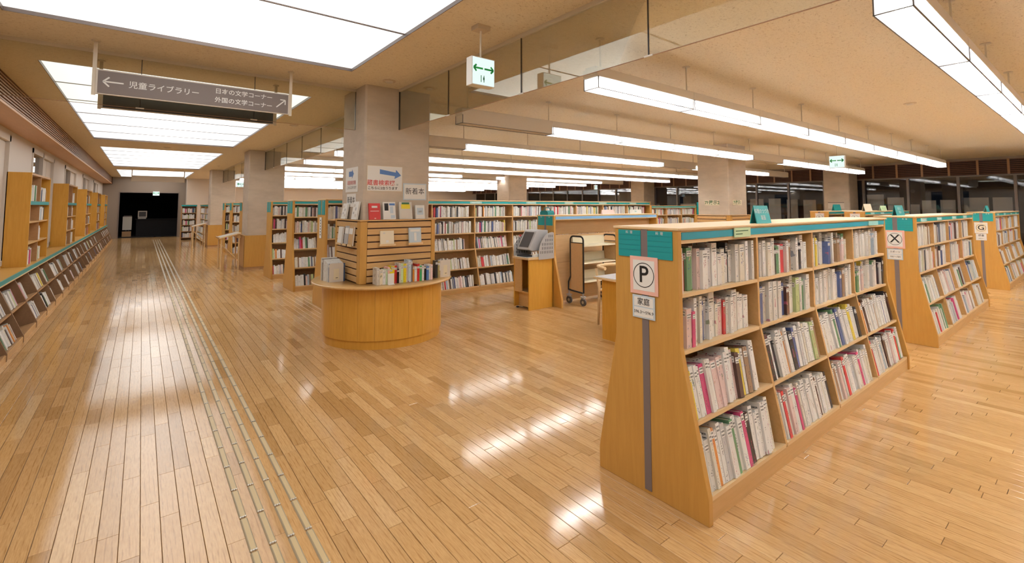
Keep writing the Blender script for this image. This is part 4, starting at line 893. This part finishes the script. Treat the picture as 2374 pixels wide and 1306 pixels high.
# ================================================================= book trolley
t = thing('book_trolley', 'black framed book trolley with cream sloping shelves, empty', 'trolley', (5.66, 5.13, 0))
def endframe(x, nm):
    y0, y1, zb, zt = 4.985, 5.255, .19, 1.035; r = .06
    arc = [(x, y0, zb), (x, y0, zt-r)]+[(x, y0+r-r*math.cos(q), zt-r+r*math.sin(q)) for q in [math.pi/2*i/5 for i in range(1, 6)]]+[(x, y1-r+r*math.sin(q), zt-r+r*math.cos(q)) for q in [math.pi/2*i/5 for i in range(0, 6)]]+[(x, y1, .42), (x, y1+.045, .33), (x, y1+.05, zb+.02), (x, y0, zb)]
    fr = MB().tube(arc, .0135, 10).build('end_frame', 'blackmetal', t, True)
    box('end_panel', (x-.006, y0+.014, zb+.01), (x+.006, y1-.014, .93), 'maple_back', fr); MB().tube([(x, y0, .935), (x, y1, .935)], .008).build('cross_rail', 'blackmetal', fr)
endframe(5.27, 0); endframe(6.03, 1)
for z in (.36, .64, .90):
    MB().prism([(4.99, z), (4.985, z-.018), (5.24, z-.02), (5.24, z+.13), (5.225, z+.13), (5.215, z+.005)], 'x', 5.285, 6.015).build('sloping_shelf', 'ivory', t)
for x in (5.27, 6.03):
    for y in (4.995, 5.29):
        wh = MB().cyl((x-.012, y, .055), (x+.012, y, .055), .055, 20).build('caster', 'rubber', t, True)
        MB().cyl((x-.014, y, .055), (x+.014, y, .055), .022, 12).build('hub', 'metal', wh); MB().box((x-.02, y-.03, .105), (x+.02, y+.03, .115)).cyl((x, y, .11), (x, y, .2), .012).build('fork', 'greyplastic', wh); MB().cyl((x, y, .132), (x, y, .14), .045, 16).build('bumper', 'greyplastic', wh)
# ================================================================= desk and chair partly behind the P bookcase
t = thing('reading_desk', 'wooden desk with pale grey top behind the P bookcase', 'desk', (4.6, 3.3, 0))
box('desk_top', (4.09, 2.85, .672), (5.35, 3.72, .695), 'maple', t, bevel=.004); box('top_inlay', (4.10, 2.86, .695), (5.34, 3.71, .7), 'desktop', t); box('side_panel', (4.17, 2.90, 0), (4.20, 3.66, .672), 'orange', t); box('side_panel', (5.24, 2.90, 0), (5.27, 3.66, .672), 'orange', t); box('modesty_panel', (4.20, 2.95, .25), (5.24, 2.97, .672), 'beech', t)
t = thing('desk_chair', 'pale wooden chair with curved back rail at the desk, mostly hidden', 'chair', (4.85, 4.0, 0))
for (x, y) in ((4.62, 4.12), (5.08, 4.12)): MB().tube([(x, y, 0), (x, y-.02, .45), (x, y+.03, .70)], .016).build('leg', 'maple', t, True)
for (x, y) in ((4.64, 3.74), (5.06, 3.74)): MB().tube([(x, y, 0), (x, y, .44)], .016).build('leg', 'maple', t, True)
MB().box((4.62, 3.72, .42), (5.08, 4.12, .45)).build('seat', 'maple', t, bevel=.01)
MB().tube([(4.60, 3.98, .715), (4.605, 4.08, .72), (4.66, 4.15, .725), (4.85, 4.18, .73), (5.04, 4.15, .725), (5.095, 4.08, .72), (5.10, 3.98, .715)], .022, 10).build('back_rail', 'maple', t, True)
# ================================================================= slanted reading stands by the columns
for i, (x, y, lab) in enumerate(((1.66, 13.15, 'slanted wooden newspaper stand beside the second column'), (1.66, 20.9, 'slanted wooden newspaper stand beside the farthest column'))):
    t = thing('newspaper_stand', lab, 'stand', (x, y, 0))
    X = Matrix.Translation((x, y, .80)) @ Matrix.Rotation(-math.radians(14), 4, 'Y')
    MB().box((-.23, -.30, -.012), (.23, .30, .012), X=X).build('slanted_top', 'maple', t); MB().box((-.235, -.30, .012), (-.215, .30, .03), X=X).build('paper_stop', 'beechside', t); 
    nw = thing('newspaper', 'open newspaper lying on the slanted stand by the %s column' % ('second' if i == 0 else 'farthest'), 'newspaper', (x, y, .82)); MB().box((-.20, -.26, .0122), (.20, .26, .018), X=X).build('paper', 'blindgrey', nw)
    MB().box((.14, -.28, -.10), (.2, .28, -.013), X=X).build('apron', 'beechside', t)
    for s in (-.26, .26):
        MB().tube([(x-.17, y+s, 0), (x-.17, y+s, .745)], .016).build('leg', 'maple', t); MB().tube([(x+.19, y+s, 0), (x+.19, y+s, .83)], .016).build('leg', 'maple', t); MB().tube([(x-.17, y+s, .60), (x+.19, y+s, .2)], .01).build('brace', 'maple', t)
# ================================================================= hanging signs
def arrow_pts(dx, dy, s, wk=.045):
    d = Vector((dx, dy)).normalized(); n = Vector((-d.y, d.x)); w_ = s*wk; tip = d*s*.5
    shaft = [(-d*s*.5+n*w_), (tip-d*w_*1.4+n*w_), (tip-d*w_*1.4-n*w_), (-d*s*.5-n*w_)]
    h1 = (-d*.62+n*.62).normalized(); h2 = (-d*.62-n*.62).normalized()
    def bar(h): m = Vector((-h.y, h.x)); return [tip+m*w_, tip+h*s*.42+m*w_, tip+h*s*.42-m*w_, tip-m*w_]
    return [shaft, bar(h1), bar(h2)]
def put_arrow(parent, pos, A, U, dx, dy, s, mat, wk=.045):
    m_ = MB(); N = Vector(A).cross(Vector(U))
    for pol in arrow_pts(dx, dy, s, wk): m_.add([tuple(Vector(pos)+Vector(A)*p.x+Vector(U)*p.y+N*.0006) for p in pol], [(0, 1, 2, 3)])
    m_.build('arrow_print', mat, parent)
def hang_sign(y, x0, x1, z0, z1, mat, label, lines=True):
    t = thing('hanging_sign', label, 'sign', ((x0+x1)/2, y, z0))
    box('sign_frame', (x0, y-.012, z0), (x1, y+.012, z1), 'signframe', t); pl = box('sign_plate', (x0+.012, y-.016, z0+.008), (x1-.012, y-.012, z1-.012), mat, t)
    for x in (x0-.012, x1+.012):
        box('hanger_bar', (x-.013, y-.006, z0-.01), (x+.013, y+.006, CEIL), 'hanger', t); MB().cyl((x, y, CEIL-.012), (x, y, CEIL), .03, 16).build('ceiling_cap', 'hanger', t)
    return t
hs = hang_sign(5.05, -.335, 1.118, 2.41, 2.615, 'signgrey', 'taupe hanging direction sign with white arrows, nearest in the corridor')
yf = 5.0335; put_arrow(hs, (-.225, yf, 2.515), *NY_, -1, 0, .13, 'white'); text('児童ライブラリー', .064, 'white', hs, (.12, yf, 2.51), *NY_, bold=.0006, sx=.97); text('日本の文学コーナー', .0535, 'white', hs, (.725, yf, 2.553), *NY_, bold=.0006); text('外国の文学コーナー', .0535, 'white', hs, (.725, yf, 2.472), *NY_, bold=.0006); put_arrow(hs, (1.04, yf, 2.51), *NY_, .72, .7, .11, 'white')
hang_sign(5.73, -.335, 1.118, 2.405, 2.61, 'signdark', 'dark blank hanging sign directly behind the direction sign')
hang_sign(22.5, -.33, 1.25, 2.42, 2.64, 'signframe', 'pale hanging sign far down the corridor')
def exit_sign(x, y, z0, w_, h, d, label, drop=True, letter=True):
    t = thing('exit_sign', label, 'exit sign', (x, y, z0)); bd = box('sign_box', (x-w_/2, y, z0), (x+w_/2, y+d, z0+h), 'white', t, bevel=.003); box('sign_face', (x-w_/2+.006, y-.002, z0+.006), (x+w_/2-.006, y+.0, z0+h-.006), 'exitface', bd)
    if drop: MB().cyl((x, y+d/2, z0+h), (x, y+d/2, CEIL-.03), .008, 10).build('drop_rod', 'hanger', t); box('ceiling_mount', (x-.055, y+d/2-.045, CEIL-.035), (x+.055, y+d/2+.045, CEIL), 'detector', t); box('mount_gap', (x-.045, y+d/2-.03, CEIL-.004), (x+.045, y+d/2+.055, CEIL-.0005), 'black', t)
    if letter:
        for s in (-1, 1): put_arrow(t, (x+s*.23*w_, y-.0022, z0+h*.60), *NY_, s, 0, w_*.40, 'signgreen', .085)
        for q in (-.06, .06): box('door_print', (x+q*w_-.012*w_/.2, y-.0026, z0+h*.12), (x+q*w_-.006*w_/.2, y-.0021, z0+h*.36), 'green', t)
        box('figure_print', (x-.004, y-.0026, z0+h*.2), (x+.008, y-.0021, z0+h*.3), 'green', t)
    return t
exit_sign(1.955, 2.84, 2.388, .205, .212, .075, 'lit white exit sign with green arrows hanging near the large column')
exit_sign(11.0, 3.42, 2.27, .27, .245, .07, 'lit white exit sign hanging far right near the windows').rotation_euler.z = -math.pi/2; exit_sign(3.05, 21.1, 2.24, .34, .2, .06, 'lit exit sign seen between the second and farthest columns'); exit_sign(.51, 28.45, 2.0, .26, .20, .149, 'green lit exit sign in the dark doorway', False)
exit_sign(16.2, 14.5, 2.25, .2, .2, .06, 'small lit exit sign far beyond the long bookcase')
# small ceiling fittings
for (x, y), lab in (((1.95, 8.4), 'round ceiling detector above the second row of bookcases'), ((2.0, 18.5), 'round ceiling detector far along the corridor'), ((2.05, 4.77), 'small ceiling fitting left of the glass barrier by the large column'), ((2.54, 4.79), 'small ceiling fitting right of the glass barrier by the large column'), ((7.9, 1.6), 'round ceiling detector between the nearest two lamp rows'), ((.4, 13.4), 'small round fitting between the second and third luminous panels')):
    t = thing('ceiling_detector', lab, 'detector', (x, y, CEIL)); MB().cyl((x, y, CEIL-.008), (x, y, CEIL), .07, 20).build('rim', 'detector', t, True); MB().cyl((x, y, CEIL-.02), (x, y, CEIL-.008), .035, 16, r1=.045).build('sensor', 'signframe', t)
# ================================================================= pendant lamp rows
def lamp_row(y, x0, pattern, label, seg=1.362, z=2.42):
    t = thing('pendant_lamp_row', label, 'lamp', (x0+seg*len(pattern)/2, y, z), 'fluorescent lamp rows'); hw = .075
    for i, ch in enumerate(pattern):
        if ch == ' ': continue
        xa, xb = x0+i*seg, x0+(i+1)*seg; h0 = z+.092
        hsg = MB().box((xa+.002, y-hw, h0), (xb-.002, y+hw, z+.16)).box((xa+.002, y-hw*.7, z+.16), (xb-.002, y+hw*.7, z+.175)).build('housing', 'fixture', t)
        box('reflector', (xa+.014, y-hw+.003, h0-.004), (xb-.014, y+hw-.003, h0-.0005), 'reflector', hsg)
        df = MB(); th = .003
        for s in (-1, 1): df.box((xa+.012, y+s*hw-th/2, z), (xb-.012, y+s*hw+th/2, h0))
        for x in (xa+.012, xb-.015): df.box((x, y-hw, z), (x+.003, y+hw, h0))
        df.build('diffuser', 'diffuser' if ch == '1' else 'fixture', t)
        ed = MB()
        for s in (-1, 1): ed.box((xa+.008, y+s*hw-.004, z-.003), (xb-.008, y+s*hw+.004, z+.001))
        for x in (xa+.008, xb-.014): ed.box((x, y-hw, z-.003), (x+.006, y+hw, z+.001)); ed.box((x, y-hw-.003, z), (x+.006, y-hw+.003, h0)); ed.box((x, y+hw-.003, z), (x+.006, y+hw+.003, h0))
        ed.build('edge_frame', 'edgegrey', t)
        if ch == '1':
            MB().cyl((xa+.07, y, z+.052), (xb-.07, y, z+.052), .026, 8).build('tube', 'tube', t)
        else: box('cover', (xa+.012, y-hw, z+.002), (xb-.012, y+hw, z+.006), 'fixture', t)
    for i in range(len(pattern)+1):
        xr = min(max(x0+i*seg, x0+.12), x0+seg*len(pattern)-.1)
        rod = MB().cyl((xr, y, z+.17), (xr, y, CEIL-.003), .007, 8).build('drop_rod', 'hanger', t); MB().cyl((xr, y, CEIL-.01), (xr, y, CEIL), .035, 14).build('ceiling_cap', 'hanger', rod)
ROWS = [(-3.2, '111111111', 'unseen lit lamp row added behind the camera for even light'), (-1.3, '111111111', 'unseen lit lamp row added just behind the camera for even light'),  # these two rows are unseen, added behind the camera to even the light
        (.60, '1111111111', 'lit fluorescent lamp row overhead at the top right corner'), (2.50, '111111111', 'long lit fluorescent lamp row starting right of the glass barrier'),
        (4.47, '0111101111', 'lamp row with its first unit unlit, above the book trolley'), (6.52, '0111101110', 'lamp row with its first unit unlit, beside the large column'),
        (8.75, '1111111111', 'fully lit lamp row, fifth from the front'), (10.85, '1111111111', 'fully lit lamp row, sixth from the front'), (13.15, '1111011110', 'lamp row passing between the middle columns'),
        (15.3, '1111111111', 'lamp row just past the middle columns'), (17.4, '1101111111', 'lamp row, third past the middle columns'), (19.5, '1111111111', 'lamp row right before the farthest columns'), (21.6, '1111101111', 'lamp row right past the farthest columns'), (23.7, '1111111111', 'second lamp row past the farthest columns'), (25.8, '1111111111', 'farthest lamp row at the back wall')]
for y, pat, lab in ROWS: lamp_row(y, 2.74, pat, lab)
# ================================================================= tactile guide bars
tg = thing('tactile_guide_path', 'line of pale metal tactile guide bars set into the corridor floor', 'guide path', (.55, 13, 0))
BL, BPIT, BW = .262, .2775, .033
bars = [(x, 1.0+BPIT*j+(.0 if i % 2 == 0 else .0)) for j in range(92) for i, x in enumerate((.441, .5165, .592, .6675))]
def barmesh():
    hw, L = BW/2, BL; prf = [(-hw, 0), (-hw*.75, .005), (hw*.75, .005), (hw, 0)]
    return MB().prism(prf, 'y', 0, L)
bm_ = barmesh(); me = bpy.data.meshes.new('guide_bar'); me.from_pydata(bm_.v, [], bm_.f)
M['guideinlay'] = plain('guide_bar_inlay', (.60, .46, .25), .4); M['guide'] = plain('guide_bar_resin', (.40, .33, .22), .35); M['guidemetal'] = plain('guide_bar_steel', (.82, .79, .72), .25, .2)
me.materials.append(M['guide'])
insb = MB().box((-.0095, .006, .005), (.0095, BL-.004, .0062)); me2 = bpy.data.meshes.new('bar_inlay'); me2.from_pydata(insb.v, [], insb.f); me2.materials.append(M['guideinlay'])
stb = MB()
for q in (-.010, 0, .010): stb.cyl((q, -.001, .002), (q, -.001, .0075), .0045, 8)
me3 = bpy.data.meshes.new('end_stud'); me3.from_pydata(stb.v, [], stb.f); me3.materials.append(M['guidemetal'])
for k, (x, y) in enumerate(bars[:300]):
    o = bpy.data.objects.new('guide_bar', me); COL.objects.link(o); o.location = (x-tg.location.x, y-tg.location.y, 0); o.parent = tg
    for mm, nm in ((me2, 'bar_inlay'), (me3, 'end_stud')):
        if k < 160: c = bpy.data.objects.new(nm, mm); COL.objects.link(c); c.parent = o
mb2 = MB()
for x, y in bars[300:]: mb2.add([(vx+x, vy+y, vz) for vx, vy, vz in bm_.v], bm_.f)
o = mb2.build('distant_guide_bars', M['guide'], tg); o['kind'] = 'stuff'
# ================================================================= things in the dark doorway
t = thing('poster_stand', 'white panel stand with brown foot in the dark doorway', 'stand', (-.5, 29.9, 0)); box('white_panel', (-.72, 29.88, .33), (-.37, 29.92, .98), 'blindgrey', t); box('brown_foot', (-.73, 29.85, 0), (-.38, 29.95, .26), 'oldwood', t); MB().box((-.6, 29.9, .26), (-.56, 29.92, .33)).box((-.5, 29.9, .26), (-.46, 29.92, .33)).build('post', 'darkgrey', t); box('top_rail', (-.69, 29.88, 1.0), (-.38, 29.92, 1.03), 'signgrey', t)
t = thing('reception_desk', 'dark counter barely visible in the doorway', 'desk', (.7, 30.2, 0)); box('counter_top', (-.25, 29.95, .82), (1.9, 30.6, .86), 'darkroom', t); box('counter_front', (-.2, 30.0, 0), (1.85, 30.05, .82), 'darkroom', t)
t = thing('old_monitor', 'grey framed monitor on the dark counter in the doorway', 'monitor', (.03, 30.2, .86)); MB().box((-.15, 30.1, .92), (.21, 30.14, .97)).box((-.15, 30.1, 1.21), (.21, 30.14, 1.26)).box((-.15, 30.1, .97), (-.11, 30.14, 1.21)).box((.17, 30.1, .97), (.21, 30.14, 1.21)).build('bezel', 'blindgrey', t); box('screen', (-.11, 30.12, .97), (.17, 30.3, 1.21), 'screen', t); box('monitor_base', (-.14, 30.05, .86), (.18, 30.3, .9), 'blindgrey', t); box('neck', (-.02, 30.12, .9), (.08, 30.2, .93), 'darkgrey', t)
# ================================================================= the remaining books, past the 300 nearest
me = bpy.data.meshes.new('shelved_books'); me.from_pydata(SV, [], SF); me.materials.append(M['bookstuff'])
uv = me.uv_layers.new(name='UVMap'); ca = me.color_attributes.new('cover', 'FLOAT_COLOR', 'CORNER'); li = 0
uvs, cs = [], []
for c, u in zip(SC, SU):
    for q in u: uvs += q; cs += (*c, 1)
uv.data.foreach_set('uv', uvs); ca.data.foreach_set('color', cs)
o = bpy.data.objects.new('shelved_books', me); COL.objects.link(o); o['kind'] = 'stuff'; tag(o, 'rows of mostly white library books filling the more distant shelves', 'books')
print('BOOKS individual', NB[0], 'stuff', len(SF)//5, 'objects', len(bpy.data.objects))
